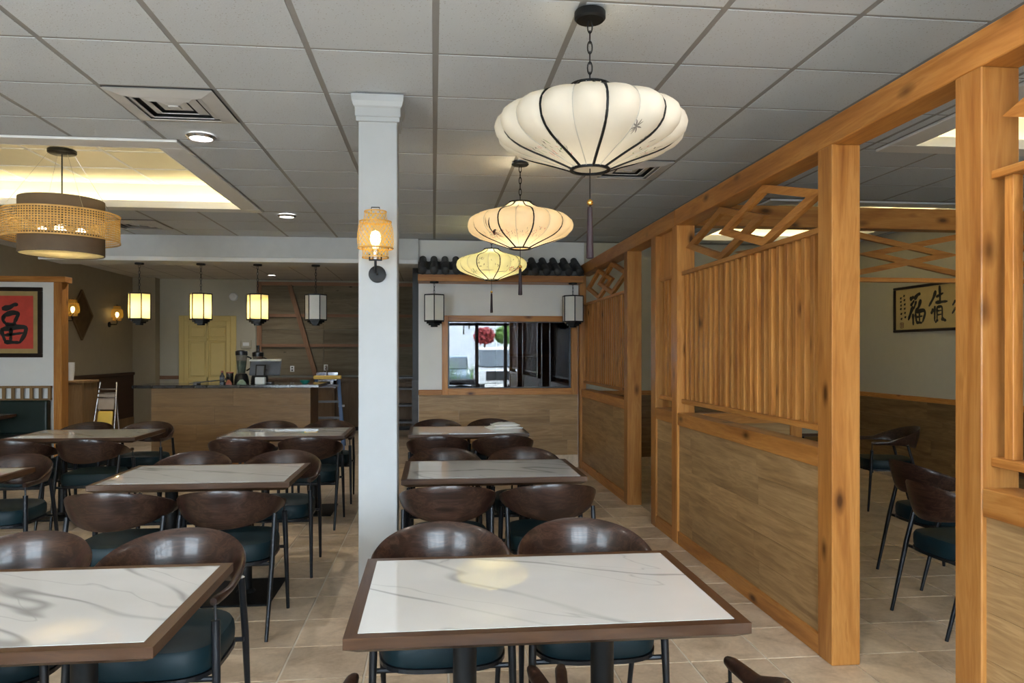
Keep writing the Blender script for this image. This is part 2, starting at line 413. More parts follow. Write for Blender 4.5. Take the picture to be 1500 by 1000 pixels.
for n, (a, b, cx, cyy) in enumerate(cells):
    if n < 298: link('floor_tile', tile_me, None, floor, (cx, cyy, 0))
    else: far.box(cx-TP/2+0.005, cyy-TP/2+0.005, -0.012, cx+TP/2-0.005, cyy+TP/2-0.005, 0.0)
o = far.build('floor_tile_field', M['floor_tile'], floor); o['kind'] = 'stuff'

# ------------------------------------------------------------------ ceiling
CX, CY, CP = 0.01, 4.25, 0.611
TRAYS = [(-4.85, -1.92, 5.46, 7.72), (3.33, 5.25, 2.60, 4.85), (3.35, 5.25, 6.90, 9.20)]
ceil_mb = MB()
def slab_with_holes(mb, x0, x1, y0, y1, z0, z1, holes):
    ys = sorted({y0, y1, *[h[2] for h in holes], *[h[3] for h in holes]})
    for a, b in zip(ys[:-1], ys[1:]):
        mid = (a + b) / 2; hs = sorted([h for h in holes if h[2] < mid < h[3]]); x = x0
        for h in hs: mb.box(x, a, z0, h[0], b, z1); x = h[1]
        mb.box(x, a, z0, x1, b, z1)
slab_with_holes(ceil_mb, XL-0.2, XR+0.2, YF-0.1, YB+0.2, H, H+0.02, TRAYS)
ceiling = struct(ceil_mb.build('ceiling', M['grid']))
VENTS = [(-3, 0), (2, 2), (-6, 7)]            # column, row of the tile a vent replaces
full_me = None
G = 0.015; GYY = 0.011
def ctile(x0, x1, y0, y1):
    global full_me
    w, d = x1 - x0, y1 - y0
    if w < 0.05 or d < 0.05: return
    if abs(w - CP) < 1e-4 and abs(d - CP) < 1e-4:
        if full_me is None:
            full_me = B(-CP/2+G, -CP/2+GYY, -0.002, CP/2-G, CP/2-GYY, 0.004).mesh('ceiling_tile'); full_me.materials.append(M['ctile'])
        me = full_me
    else:
        me = B(-w/2+G, -d/2+GYY, -0.002, w/2-G, d/2-GYY, 0.004).mesh('ceiling_tile'); me.materials.append(M['ctile'])
    link('ceiling_tile', me, None, ceiling, ((x0+x1)/2, (y0+y1)/2, H))
FR = 0.17
for i in range(-10, 10):
    for j in range(-3, 10):
        x0, y0 = CX + CP*i, CY + CP*j; x1, y1 = x0 + CP, y0 + CP
        if (i, j) in VENTS: continue
        x0c, x1c, y0c, y1c = max(x0, XL), min(x1, XR), y0, min(y1, 9.58)
        if y1c <= y0c: continue
        hit = False
        for t in TRAYS:
            tx0, tx1, ty0, ty1 = t[0]-FR, t[1]+FR, t[2]-FR, t[3]+FR
            if x0c < tx1 and x1c > tx0 and y0c < ty1 and y1c > ty0:
                hit = True
                if y0c < ty0: ctile(x0c, x1c, y0c, ty0)
                if y1c > ty1: ctile(x0c, x1c, ty1, y1c)
                ya, yb = max(y0c, ty0), min(y1c, ty1)
                if x0c < tx0: ctile(x0c, tx0, ya, yb)
                if x1c > tx1: ctile(tx1, x1c, ya, yb)
                break
        if not hit: ctile(x0c, x1c, y0c, y1c)
for (a, b, c, d) in ((XL, XR, YF, CY-3*CP), (XL, 0.0, 10.1, YB), (0.0, XR, 9.9, YB)):
    o = B(a, c, H-0.004, b, d, H+0.002).build('tile_field', M['ctile_far'], ceiling); o['kind'] = 'stuff'

# lit ceiling trays
for k, (x0, x1, y0, y1) in enumerate(TRAYS):
    lab = ['warm lit ceiling tray over the left tables', 'lit ceiling tray over the right room near the front post', 'lit ceiling tray at the back of the right room'][k]
    t = sroot('ceiling_tray', lab, ((x0+x1)/2, (y0+y1)/2, H))
    hx, hy = (x1-x0)/2, (y1-y0)/2; D = 0.245; L = 0.12
    fr = MB()
    fr.box(-hx-FR, -hy-FR, -0.02, hx+FR, -hy, -0.001).box(-hx-FR, hy, -0.02, hx+FR, hy+FR, -0.001)
    fr.box(-hx-FR, -hy, -0.02, -hx, hy, -0.001).box(hx, -hy, -0.02, hx+FR, hy, -0.001)
    fr.build('tray_border', M['trim_white'], t, bevel=0.004)
    lip = MB()
    for q in ((-hx,-hy,-0.02,hx,-hy+0.012,0.05), (-hx,hy-0.012,-0.02,hx,hy,0.05), (-hx,-hy,-0.02,-hx+0.012,hy,0.05), (hx-0.012,-hy,-0.02,hx,hy,0.05)): lip.box(*q)
    lip.build('tray_lip', M['trim_white'], t)
    X, Y = hx+L, hy+L
    for q in ((-X-0.02,-Y-0.02,0.02,X+0.02,-Y,D), (-X-0.02,Y,0.02,X+0.02,Y+0.02,D), (-X-0.02,-Y,0.02,-X,Y,D), (X,-Y,0.02,X+0.02,Y,D)):
        B(*q).build('tray_wall', M['cove'], t)
    B(-X-0.02, -Y-0.02, D, X+0.02, Y+0.02, D+0.02).build('tray_ceiling', M['cove'], t)
    gb = MB(); n = int(2*X/CP)
    for i in range(-n//2, n//2+2):
        if abs(i*CP) < X: gb.box(i*CP-0.012, -Y, D-0.006, i*CP+0.012, Y, D)
    for j in range(-2, 3):
        if abs(j*CP) < Y: gb.box(-X, j*CP-0.012, D-0.006, X, j*CP+0.012, D)
    gb.build('tray_grid', M['trim_white'], t)
    E = (2.7, 1.5, 1.9)[k]
    for (lx, ly, sx, sy) in ((0, -hy-L/2, 2*hx, 0.04), (0, hy+L/2, 2*hx, 0.04), (-hx-L/2, 0, 0.04, 2*hy), (hx+L/2, 0, 0.04, 2*hy)):
        B(lx-sx/2, ly-sy/2, 0.021, lx+sx/2, ly+sy/2, 0.027).build('led_strip', M['bulb_soft'], t)
        d = bpy.data.lights.new('cove_led', 'AREA'); d.shape = 'RECTANGLE'; d.size = sx; d.size_y = sy
        d.energy = E * max(sx, sy) / 2.5; d.color = (1.0, 0.82, 0.42)
        lo = bpy.data.objects.new('cove_led', d); COL.objects.link(lo); lo.parent = t; lo.location = (lx, ly, 0.035); lo.rotation_euler = (PI, 0, 0)

# ceiling vents
def vent(i, j, label):
    x0, y0 = CX + CP*i, CY + CP*j
    t = thing('ceiling_vent', label, 'vent', (x0+CP/2, y0+CP/2, H), group='square ceiling vents')
    h = CP/2 - 0.01
    B(-h, -h, 0.0, h, h, -0.002).build('backing', M['black'], t)
    for k in range(4):
        a = h * (1 - 0.24*k); b = a - (0.085 if k == 0 else 0.045); z0 = -0.028 + 0.004*k; z1 = -0.006
        m = MB()
        # sloped louvre ring
        V = []
        for (r, z) in ((a, z1 if k else -0.012), (b, z0), (b-0.004, z0+0.004), (a-0.01, -0.003)):
            V += [(-r,-r,z),(r,-r,z),(r,r,z),(-r,r,z)]
        F = []
        for s in range(3):
            for q in range(4): F.append((4*s+q, 4*s+(q+1)%4, 4*s+4+(q+1)%4, 4*s+4+q))
        for q in range(4): F.append((12+q, 12+(q+1)%4, (q+1)%4, q))
        m.add(V, F); m.build('louvre_ring', M['vent'], t)
    B(-h*0.1, -h*0.1, -0.02, h*0.1, h*0.1, -0.008).build('centre_plate', M['vent'], t)
vent(-3, 0, 'large square ceiling vent above the left tables')
vent(2, 2, 'ceiling vent right of the largest lantern')
vent(-6, 7, 'ceiling vent beyond the lit ceiling tray')
# recessed spots
def spot(x, y, label, z=H-0.010, e=6):
    t = thing('recessed_spot', label, 'ceiling light', (x, y, z), group='recessed ceiling spots')
    MB().lathe([(0.075,0.0),(0.095,0.0),(0.098,-0.008),(0.082,-0.022),(0.075,-0.020)], 28, cap=False).build('trim_ring', M['chrome'], t, smooth=True)
    MB().lathe([(0.076,-0.012),(0.076,-0.006)], 28).build('lens', M['spot'], t)
    d = bpy.data.lights.new('spot_light', 'SPOT'); d.energy = e; d.color = (1.0,0.94,0.86); d.spot_size = 2.7; d.spot_blend = 1.0; d.shadow_soft_size = 0.06
    lo = bpy.data.objects.new('spot_light', d); COL.objects.link(lo); lo.parent = t; lo.location = (0,0,-0.03)
spot(-1.55, 5.16, 'round recessed spot beside the large square vent', e=30)
spot(-1.545, 8.05, 'small recessed spot between lit tray and white column', e=24)
spot(-1.55, 2.27, 'added fill spot above the lower left table, out of frame', e=32)  # added out of view to brighten the near tables and floor
spot(1.24, 2.27, 'added fill spot above the near right aisle, out of frame', e=32)  # second added lamp, lifts the near floor and foreground table
spot(-3.0, 14.2, 'tiny recessed spot over the kitchen behind the pendants', z=H-0.006, e=26)
spot(-4.6, 11.0, 'added unseen fill spot before the cream door', z=H-0.006, e=42)  # added behind the drop beam to brighten the door wall
spot(-1.2, 11.2, 'added unseen fill spot before the plywood wall', z=H-0.006, e=26)  # added behind the drop beam, fills in plywood wall and counter

# ------------------------------------------------------------------ walls
wl = struct(B(XL-0.15, YF-0.1, 0, XL, YB+0.15, H+0.02).build('wall_left', M['beige']))
B(XL, 10.4, 0.28, XL+0.02, YB-0.25, 1.085).build('wainscot', M['darkwood_y'], wl)
B(XL, 10.4, 1.085, XL+0.045, YB-0.25, 1.14).build('chair_rail', M['darkwood_y'], wl, bevel=0.006)
B(XL, 10.4, 0.0, XL+0.03, YB-0.25, 0.28).build('base_strip', M['cab'], wl)
B(XL, YB-0.25, 0, XL+0.42, YB, H).build('pilaster', M['beige'], wl)

wb = struct(B(XL, YB, 0, XR, YB+0.15, H).build('wall_back', M['sage']))
B(XL+0.42, YB-0.02, 0.99, -5.02, YB, 1.06).build('chair_rail', M['stud_x'], wb)
# door
dr = sroot('door_1', 'cream six-panel door behind the counter', (-4.465, YB, 0))
fm = MB(); fm.box(-0.55,-0.03,0,-0.44,0,2.25).box(0.44,-0.03,0,0.55,0,2.25).box(-0.44,-0.03,2.14,0.44,0,2.25)
fm.build('door_frame', M['door'], dr, bevel=0.008)
leaf = B(-0.44,-0.012,0.01,0.44,-0.002,2.14).build('door_leaf', M['door'], dr)
for (a, b) in ((-0.33,-0.05),(0.05,0.33)):
    for (z0, z1) in ((1.83,2.02),(1.05,1.72),(0.22,0.92)):
        B(a, -0.026, z0, b, -0.012, z1).build('door_panel', M['door'], dr, bevel=0.012)
st = MB(); st.box(-0.44,-0.038,0,-0.36,-0.012,2.14).box(0.36,-0.038,0,0.44,-0.012,2.14).box(-0.02,-0.038,0,0.02,-0.012,2.14)
for z0, z1 in ((0,0.18),(0.95,1.02),(1.75,1.80),(2.05,2.14)): st.box(-0.36,-0.038,z0,0.36,-0.012,z1)
st.build('door_rail', M['door'], dr, bevel=0.004)
MB().lathe([(0.012,0),(0.03,0.02),(0.03,0.05),(0.0,0.06)], 14).xf(Matrix.Translation((0.38,-0.022,1.0)) @ Matrix.Rotation(PI/2,4,'X')).build('door_knob', M['brassy'], leaf, smooth=True)
# switch box and round detector on the back wall
t = thing('wall_box', 'small beige wall control box beside the cream door', 'wall box', (-3.72, YB, 1.60))
B(-0.10,-0.05,0,0.10,0,0.17).build('cover', M['sage'], t, bevel=0.008); B(-0.06,-0.056,0.05,0.06,-0.05,0.12).build('plate', M['white'], t)
t = thing('smoke_detector', 'round pale detector on the wall above the door', 'detector', (-3.97, YB, 2.63))
MB().lathe([(0.085,0),(0.085,0.02),(0.07,0.045),(0.02,0.05)], 20).xf(Matrix.Rotation(PI/2,4,'X')).build('housing', M['white'], t, smooth=True)
MB().lathe([(0.03,0.05),(0.025,0.06)], 14).xf(Matrix.Rotation(PI/2,4,'X')).build('vent_cap', M['white'], t)

# unfinished plywood kitchen wall with framing
pw = sroot('wall_plywood', 'bare plywood kitchen wall with timber framing', (0, YB-0.04, 0))
for (x0, x1, z0, z1) in ((-3.43,-2.2,1.98,2.9),(-2.2,-0.95,1.98,2.9),(-0.95,-0.2,1.98,2.9),(-3.43,-2.2,1.06,1.975),(-2.2,-0.95,1.06,1.975),(-0.95,-0.2,1.06,1.975)):
    B(x0+0.003, -0.02, z0, x1-0.003, 0.0, z1).build('plywood_panel', M['ply'], pw)
B(-3.5,-0.06,0.9,-3.41,0.0,2.93).build('stud', M['stud_z'], pw); B(-3.41,-0.05,2.86,-0.2,-0.02,2.93).build('top_plate', M['stud_x'], pw)
for z in (2.26, 1.66): B(-3.41,-0.055,z-0.03,-0.2,-0.02,z+0.03).build('batten', M['stud_x'], pw)
MB().bar((-2.86,-0.08,2.86),(-2.35,-0.08,1.06),0.09,0.05,(0,1,0)).build('brace', M['stud_z'], pw)
for x, z in ((-2.817,1.19),(-2.157,1.216)):
    t = thing('wall_outlet', 'white outlet on plywood ' + ('left of' if x < -2.5 else 'above') + ' the small sink', 'outlet', (x, YB-0.06, z), group='kitchen outlets')
    B(-0.04,-0.012,-0.06,0.04,0,0.06).build('cover_plate', M['white'], t, bevel=0.003)
    for dz in (-0.025,0.025): B(-0.015,-0.014,dz-0.015,0.015,-0.011,dz+0.015).build('socket', M['black'], t)

# right wall and back wall of the right room
wr = struct(B(XR, YF-0.1, 0, XR+0.15, YB+0.15, H+0.02).build('wall_right', M['sage']))
def planks(parent, mat, axis, a0, a1, z0, z1, face, thick, rows, plen, seed=0):
    """plank cladding: axis 'x' runs along X on the plane y=face, 'y' along Y on the plane x=face; pieces stand proud by thick"""
    rnd = random.Random(seed); rh = (z1 - z0) / rows
    for r in range(rows):
        p = a0; q = a0 + plen * (0.35 + 0.6 * rnd.random())
        while p < a1 - 1e-6:
            q = min(q, a1)
            if a1 - q < 0.12: q = a1
            za, zb = z0 + rh*r + 0.0005, z0 + rh*(r+1) - 0.0005
            m = (p+q)/2; zm = (za+zb)/2; hl = (q-p)/2 - 0.0005; hz = (zb-za)/2
            if axis == 'x': B(-hl, 0, -hz, hl, thick, hz).build('plank', mat, parent, (m, face, zm))
            else: B(0, -hl, -hz, thick, hl, hz).build('plank', mat, parent, (face, m, zm))
            p = q; q = p + plen
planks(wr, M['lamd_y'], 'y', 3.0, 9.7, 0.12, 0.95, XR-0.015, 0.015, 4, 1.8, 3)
B(XR-0.02, 2.0, 0.95, XR, 9.7, 1.01).build('chair_rail', M['slat_y'], wr, bevel=0.006)
B(XR-0.025, 2.0, 0.0, XR, 9.7, 0.12).build('base_tile', M['floor_tile'], wr)
wrb = struct(B(2.0, 9.70, 0, XR, 9.82, H).build('wall_right_back', M['sage']))
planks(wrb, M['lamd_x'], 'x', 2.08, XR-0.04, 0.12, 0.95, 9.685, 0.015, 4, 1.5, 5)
B(2.08, 9.665, 0.95, XR-0.04, 9.7, 1.01).build('chair_rail', M['slat_x'], wrb, bevel=0.006)
B(2.08, 9.675, 0.0, XR-0.04, 9.7, 0.12).build('base_tile', M['floor_tile'], wrb)

# centre back wall with the window
WX0, WX1, WZ0, WZ1 = 0.186, 1.812, 1.05, 1.925
wm = MB(); wm.box(-0.194, 9.70, 0, WX0, 9.84, H).box(WX1, 9.70, 0, 1.995, 9.84, H).box(WX0, 9.70, 0, WX1, 9.84, WZ0).box(WX0, 9.70, WZ1, WX1, 9.84, H)
wc = struct(wm.build('wall_centre', M['white_wall']))
planks(wc, M['lam_x'], 'x', -0.19, 1.905, 0.165, 0.965, 9.685, 0.0149, 4, 1.2, 9)
B(-0.194, 9.66, 0.965, 0.11, 9.70, 1.035).build('chair_rail', M['slat_x'], wc, bevel=0.006)
B(-0.194, 9.67, 0.0, 1.905, 9.70, 0.165).build('base_tile', M['floor_tile'], wc)
wroom = MB(); wroom.box(-0.194, 9.84, 0, -0.12, 12.4, H).box(-0.194, 12.4, 0, 2.9, 12.5, H).box(2.85, 9.84, 0, 2.95, 12.4, H)
struct(wroom.build('wall_kitchen', M['dark']))
win = sroot('window_1', 'wood-framed serving window in the back wall', (0, 9.70, 0))
for (a, b, c, d) in ((0.11, WX0, 0.965, 2.0), (WX1, 1.90, 0.965, 2.0)):
    B(a, -0.045, c, b, 0.01, d).build('window_jamb', M['pine_z'], win, bevel=0.004)
for (c, d) in ((0.965, WZ0), (WZ1, 2.0)):
    B(WX0, -0.045, c, WX1, 0.01, d).build('window_rail', M['pine_x'], win, bevel=0.004)
ib = MB(); ib.box(WX0, 0.01, WZ0, WX0+0.02, 0.03, WZ1).box(WX1-0.02, 0.01, WZ0, WX1, 0.03, WZ1).box(WX0, 0.01, WZ0, WX1, 0.03, WZ0+0.012).box(WX0, 0.01, WZ1-0.012, WX1, 0.03, WZ1)
ib.build('window_bead', M['black'], win)
MB().box(WX0+0.02, 0.016, WZ0+0.012, WX1-0.02, 0.0165, WZ1-0.012).build('pane', M['dark_pane'], win)
# seen through the pane
t = thing('packing_crate', 'cardboard crate wrapped in clear film behind the window glass', 'crate', (1.32, 10.35, 0))
B(-0.30,-0.2,0,0.30,0.2,1.22).build('box', M['card'], t, bevel=0.01)
m = MB(); m.box(-0.315,-0.215,1.06,-0.285,-0.19,1.50).box(0.285,-0.215,1.06,0.315,-0.19,1.50).box(-0.315,-0.215,1.47,0.315,-0.19,1.50); m.build('frame', M['card'], t)
MB().box(-0.32,-0.23,0.95,0.36,-0.228,1.46).build('film_wrap', M['film'], t)
t = thing('white_panel_board', 'pale board standing behind the window glass', 'board', (1.22, 11.6, 0))
B(-0.24,-0.02,0.4,0.30,0.02,2.05).build('sheet', M['white'], t); B(-0.26,-0.03,0.0,0.32,0.03,0.4).build('stand', M['dark'], t)

# header beam between dining room and counter
hd = struct(B(-4.77, 9.60, 2.66, -0.194, 10.10, H+0.01).build('trim_1', M['soffit']), 'pale drop beam above the counter')
B(-4.79, 9.575, 2.655, -0.194, 9.60, 2.71).build('lip', M['trim_white'], hd, bevel=0.004)
# partition with the red picture
wp = struct(B(XL, 10.30, 0, -4.945, 10.42, 2.44).build('wall_partition', M['white_wall']))
B(-4.945, 10.27, 0, -4.843, 10.45, 2.44).build('post', M['pine_z'], wp, bevel=0.004)
B(XL, 10.26, 2.44, -4.80, 10.46, 2.515).build('cap_beam', M['pine_x'], wp, bevel=0.004)

# dark service passage beside the column: wall end, shelves
t = thing('steel_shelving', 'dark steel shelving in the unlit passage beside the column', 'shelving', (-0.62, 13.6, 0))
for x in (-0.40, 0.36):
    for y in (-0.2, 0.2): B(x-0.02, y-0.02, 0, x+0.02, y+0.02, 2.3).build('upright', M['darkmetal'], t)
for z in (0.25, 0.55, 0.85, 1.05): B(-0.40,-0.22,z,0.36,0.22,z+0.035).build('shelf', M['darkmetal'], t)
t = thing('dark_door_frame', 'black upright frame at the passage mouth', 'frame', (-0.30, 12.6, 0))
B(-0.05,-0.05,1.05,0.05,0.05,2.98).build('stile', M['black'], t); B(-0.06,-0.06,0.0,0.06,0.06,1.05).build('pedestal', M['darkmetal'], t)

# ------------------------------------------------------------------ storefront behind the camera and the lot outside
wf = MB(); wf.box(XL-0.1, YF-0.15, 2.75, XR+0.1, YF, H+0.4).box(XL-0.1, YF-0.15, 0, XR+0.1, YF, 0.12)
for a, b in ((XL-0.1,-5.0),(-2.3,-0.4),(2.6,XR+0.1)): wf.box(a, YF-0.15, 0.12, b, YF, 2.75)  # solid stretches put in to narrow the daylight and dim the right room
wfo = struct(wf.build('wall_front', M['facade']))
xs = [-5.0, -4.1, -3.2, -2.3, None, -0.4, 0.42, 1.29, 2.15, 2.6]
for n, x in enumerate(xs):
    if x is None: continue
    w = 0.07 if abs(x-2.15) > 0.1 and abs(x-1.29) > 0.1 else 0.10
    B(x-w/2, YF-0.12, 0.12, x+w/2, YF-0.02, 2.75).build('mullion', M['darkmetal'], wfo)
for a, b in ((-5.0,-2.3),(-0.4,2.6)): B(a, YF-0.12, 2.32, b, YF-0.02, 2.40).build('transom', M['darkmetal'], wfo)
for a, b in zip(xs[:-1], xs[1:]):
    if a is None or b is None: continue
    MB().box(a+0.03, YF-0.075, 0.12, b-0.03, YF-0.0745, 2.75).build('pane', M['pane'], wfo)
struct(B(-40, -60, -0.16, 40, YF-0.15, -0.10).build('ground', M['asphalt']))
struct(B(-30, -31, -0.1, 40, -30, 4.2).build('wall_neighbour', M['facade']))
t = thing('parked_pickup', 'white pickup truck outside, reflected in the back window', 'truck', (2.62, -11.5, -0.1), 0)
def pv(poly, a, b): return MB().prism(poly, 'x', a, b)
pv([(-2.5,0.4),(2.5,0.4),(2.55,0.95),(0.9,1.05),(-2.5,1.05)], -0.9, 0.9).build('body', M['carwhite'], t, bevel=0.05)
pv([(-0.9,1.05),(1.5,1.05),(0.8,1.75),(-0.7,1.75)], -0.8, 0.8).build('cab', M['carglass'], t, bevel=0.05)
pv([(-0.75,1.72),(0.85,1.72),(0.75,1.82),(-0.65,1.82)], -0.78, 0.78).build('cab_top', M['carwhite'], t, bevel=0.02)
B(-0.6,2.5,0.55,0.6,2.58,0.9).build('grille', M['black'], t)
for x in (-0.78, 0.62):
    for y in (-1.6, 1.6):
        MB().tube([(x,y,0.37),(x+0.16,y,0.37)], 0.37, 18).build('wheel', M['black'], t)
t = thing('parked_sedan', 'blue-grey sedan outside, reflected in the back window', 'car', (0.68, -11.8, -0.1), 0)
pv([(-2.2,0.35),(2.2,0.35),(2.25,0.75),(1.0,0.95),(-1.6,0.98),(-2.2,0.85)], -0.82, 0.82).build('body', M['carblue'], t, bevel=0.06)
pv([(-1.5,0.97),(1.1,0.95),(0.45,1.42),(-0.9,1.42)], -0.72, 0.72).build('cabin', M['carglass'], t, bevel=0.05)
pv([(-0.92,1.40),(0.5,1.40),(0.4,1.47),(-0.8,1.47)], -0.70, 0.70).build('cabin_top', M['carblue'], t, bevel=0.02)
for x in (-0.76, 0.60):
    for y in (-1.35, 1.35): MB().tube([(x,y,0.32),(x+0.16,y,0.32)], 0.32, 18).build('wheel', M['black'], t)
def tree(name, label, x, y, h, r, mat, seed):
    t = thing(name, label, 'tree', (x, y, -0.1)); rnd = random.Random(seed)
    MB().tube([(0,0,0),(0.05,0,h*0.5),(0,0.05,h)], [0.12,0.09,0.04], 8).build('trunk', M['bark'], t)
    m = MB()
    for k in range(900):
        u, v, w = rnd.gauss(0,1), rnd.gauss(0,1), rnd.gauss(0,1); l = math.sqrt(u*u+v*v+w*w) or 1
        rr = r * (0.55 + 0.45*rnd.random()); c = Vector((u/l*rr, v/l*rr, h + w/l*rr*0.8))
        a = Vector((rnd.gauss(0,1), rnd.gauss(0,1), rnd.gauss(0,1))).normalized() * 0.16; b = a.cross(Vector((rnd.random(), rnd.random(), 1))).normalized() * 0.10
        m.add([c-a, c+b, c+a, c-b], [(0,1,2,3)])
    o = m.build('crown', mat, t); o['kind'] = 'stuff'
tree('red_leaf_tree', 'red-leaved tree outside, reflected in the back window', 3.0, -24.5, 2.6, 0.6, M['leaf_r'], 1)
tree('green_tree', 'green tree outside, reflected beside the red tree', 4.4, -25.5, 2.7, 0.7, M['leaf_g'], 2)
t = thing('grass_planter', 'dark planter with spiky grass outside the storefront', 'planter', (0.80, -4.6, -0.1))
B(-0.55,-0.25,0,0.55,0.25,0.75).build('trough', M['pot'], t, bevel=0.02)
m = MB(); rnd = random.Random(4)
for k in range(70):
    x = rnd.uniform(-0.5,0.5); y = rnd.uniform(-0.18,0.18); a = rnd.uniform(0,6.3); l = rnd.uniform(0.05,0.3); hh = rnd.uniform(0.4,0.8)
    p0 = Vector((x,y,0.72)); p2 = p0 + Vector((math.cos(a)*l, math.sin(a)*l, hh)); s = Vector((-math.sin(a), math.cos(a), 0))*0.012
    m.add([p0-s, p0+s, p2], [(0,1,2)])
o = m.build('grass_blades', M['leaf_g'], t); o['kind'] = 'stuff'

# ------------------------------------------------------------------ white column
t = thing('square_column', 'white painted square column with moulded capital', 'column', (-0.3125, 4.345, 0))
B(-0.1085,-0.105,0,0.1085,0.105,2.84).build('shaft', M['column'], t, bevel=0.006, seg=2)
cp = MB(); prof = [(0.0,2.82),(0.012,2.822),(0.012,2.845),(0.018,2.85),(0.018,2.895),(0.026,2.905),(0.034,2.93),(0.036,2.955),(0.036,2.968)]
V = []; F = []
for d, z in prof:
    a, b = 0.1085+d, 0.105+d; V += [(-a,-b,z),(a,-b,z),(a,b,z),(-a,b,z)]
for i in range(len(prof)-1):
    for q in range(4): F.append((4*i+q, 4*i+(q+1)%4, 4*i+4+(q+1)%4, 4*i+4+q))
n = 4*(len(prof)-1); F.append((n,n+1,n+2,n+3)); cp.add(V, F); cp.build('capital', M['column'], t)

# ------------------------------------------------------------------ timber partitions
PX = 1.92; PW, PD = 0.145, 0.135
def rhombus(cy_, cz, hw, hh, w, axis, off, depth):
    """ring of four mitred battens; axis 'x': lies in the YZ plane, 'y': lies in the XZ plane"""
    k = w * math.sqrt(hw*hw + hh*hh)
    iw, ih = hw - k/hh/1.0, hh - k/hw/1.0
    O = [(cy_-hw,cz),(cy_,cz+hh),(cy_+hw,cz),(cy_,cz-hh)]; I = [(cy_-iw,cz),(cy_,cz+ih),(cy_+iw,cz),(cy_,cz-ih)]
    m = MB(); V = []
    for d in (off, off+depth):
        for q in O + I: V.append((d, q[0], q[1]) if axis == 'x' else (q[0], d, q[1]))
    F = []
    for q in range(4):
        r = (q+1) % 4
        F += [(q, r, 4+r, 4+q), (8+q, 12+q, 12+r, 8+r), (q, 8+q, 8+r, r), (4+q, 4+r, 12+r, 12+q)]
    return m.add(V, F)
slat_me = B(-0.019,-0.020,-0.49,0.019,0.020,0.49).mesh('slat', bevel=0.002); slat_me.materials.append(M['slat_z'])
def post(t, y, z1=2.53): B(0, y, 0, PW, y+PD, z1).build('post', M['pine_z'], t, bevel=0.004)
def bay(t, y0, y1, seed, lattice=True, slat0=0.05):
    L = y1 - y0; ym = (y0+y1)/2
    B(0.004, -L/2, 0, 0.125, L/2, 0.105).build('base_board', M['pine_y'], t, (0,ym,0), bevel=0.003)
    B(0.030, -L/2, 0.105, 0.115, L/2, 0.943).build('low_panel', M['lam_y'], t, (0,ym,0))
    planks(t, M['lam_y'], 'y', y0, y1, 0.105, 0.943, 0.018, 0.012, 5, 1.15, seed)
    B(0.002, -L/2, 0.943, 0.135, L/2, 1.042).build('cap_rail', M['pine_y'], t, (0,ym,0), bevel=0.004)
    B(0.035, -L/2, 1.118, 0.100, L/2, 1.15).build('slat_rail', M['slat_y'], t, (0,ym,0), bevel=0.003)
    B(0.035, -L/2, 2.13, 0.100, L/2, 2.16).build('slat_rail', M['slat_y'], t, (0,ym,0), bevel=0.003)
    y = y0 + slat0
    while y < y1 - 0.02:
        link('slat', slat_me, None, t, (0.068, y, 1.64)); y += 0.0975
    if lattice:
        c = (y0+y1)/2
        hw = min(0.70, L*0.325); s = hw*0.49
        rhombus(c-s, 2.345, hw, 0.185, 0.046, 'x', 0.05, 0.036).build('lattice_rhombus', M['slat_y'], t)
        rhombus(c+s, 2.345, hw, 0.185, 0.046, 'x', 0.056, 0.036).build('lattice_rhombus', M['slat_y'], t)
Y0 = 4.9
t = thing('slatted_partition', 'pine slatted partition with post, second screen from the front', 'partition', (PX, Y0, 0), group='slatted timber partitions')
post(t, 3.405-Y0); post(t, 5.70-Y0); post(t, 6.275-Y0)
bay(t, 3.54-Y0, 5.70-Y0, 11); bay(t, 5.835-Y0, 6.275-Y0, 12, lattice=False)
B(0.05, 5.835-Y0, 2.16, 0.09, 6.275-Y0, 2.53).build('upper_board', M['pine_z'], t)
Y0 = 8.5
t = thing('slatted_partition', 'pine slatted partition meeting the back wall, farthest screen', 'partition', (PX, Y0, 0), group='slatted timber partitions')
post(t, 7.21-Y0); bay(t, 7.345-Y0, 9.55-Y0, 13); B(-0.014, 9.55-Y0, 0, 0.07, 9.655-Y0, 2.53).build('wall_post', M['pine_z'], t, bevel=0.003)
Y0 = 1.6
t = thing('slatted_partition', 'pine slatted partition cut off by the frame at far right', 'partition', (PX, Y0, 0), group='slatted timber partitions')
post(t, 2.42-Y0); post(t, 0.65-Y0); bay(t, 0.785-Y0, 2.42-Y0, 14, slat0=0.01)
t = thing('top_beam', 'long pine beam running over all the partition posts', 'beam', (PX, 5.0, 2.53))
t['kind'] = 'thing'
for a, b in ((-4.4, 0.76), (0.762, 4.69)): B(0.0, -(b-a)/2, 0.0, 0.15, (b-a)/2, 0.13).build('beam_length', M['pine_y'], t, (0,(a+b)/2,0), bevel=0.004)
t = thing('lattice_header', 'crosswise pine beam with diamond lattice in the right room', 'lattice', (2.07, 5.70, 0))
B(0, 0, 2.53, 3.53, 0.13, 2.70).build('header_beam', M['pine_x'], t, bevel=0.004)
B(0, 0.03, 2.10, 3.53, 0.10, 2.135).build('lower_rail', M['slat_x'], t, bevel=0.003)
for k, c in enumerate((1.32, 2.36)):
    rhombus(c, 2.33, 0.97, 0.193, 0.046, 'y', 0.04+0.006*k, 0.036).build('lattice_rhombus', M['slat_x'], t)
t = thing('low_partition', 'low plank partition behind the second screen in the right room', 'partition', (2.07, 5.72, 0))
B(0,0.02,0,0.80,0.09,0.95).build('core', M['lam_x'], t); planks(t, M['lam_x'], 'x', 0.0, 0.80, 0.1, 0.95, 0.008, 0.012, 5, 0.9, 21)
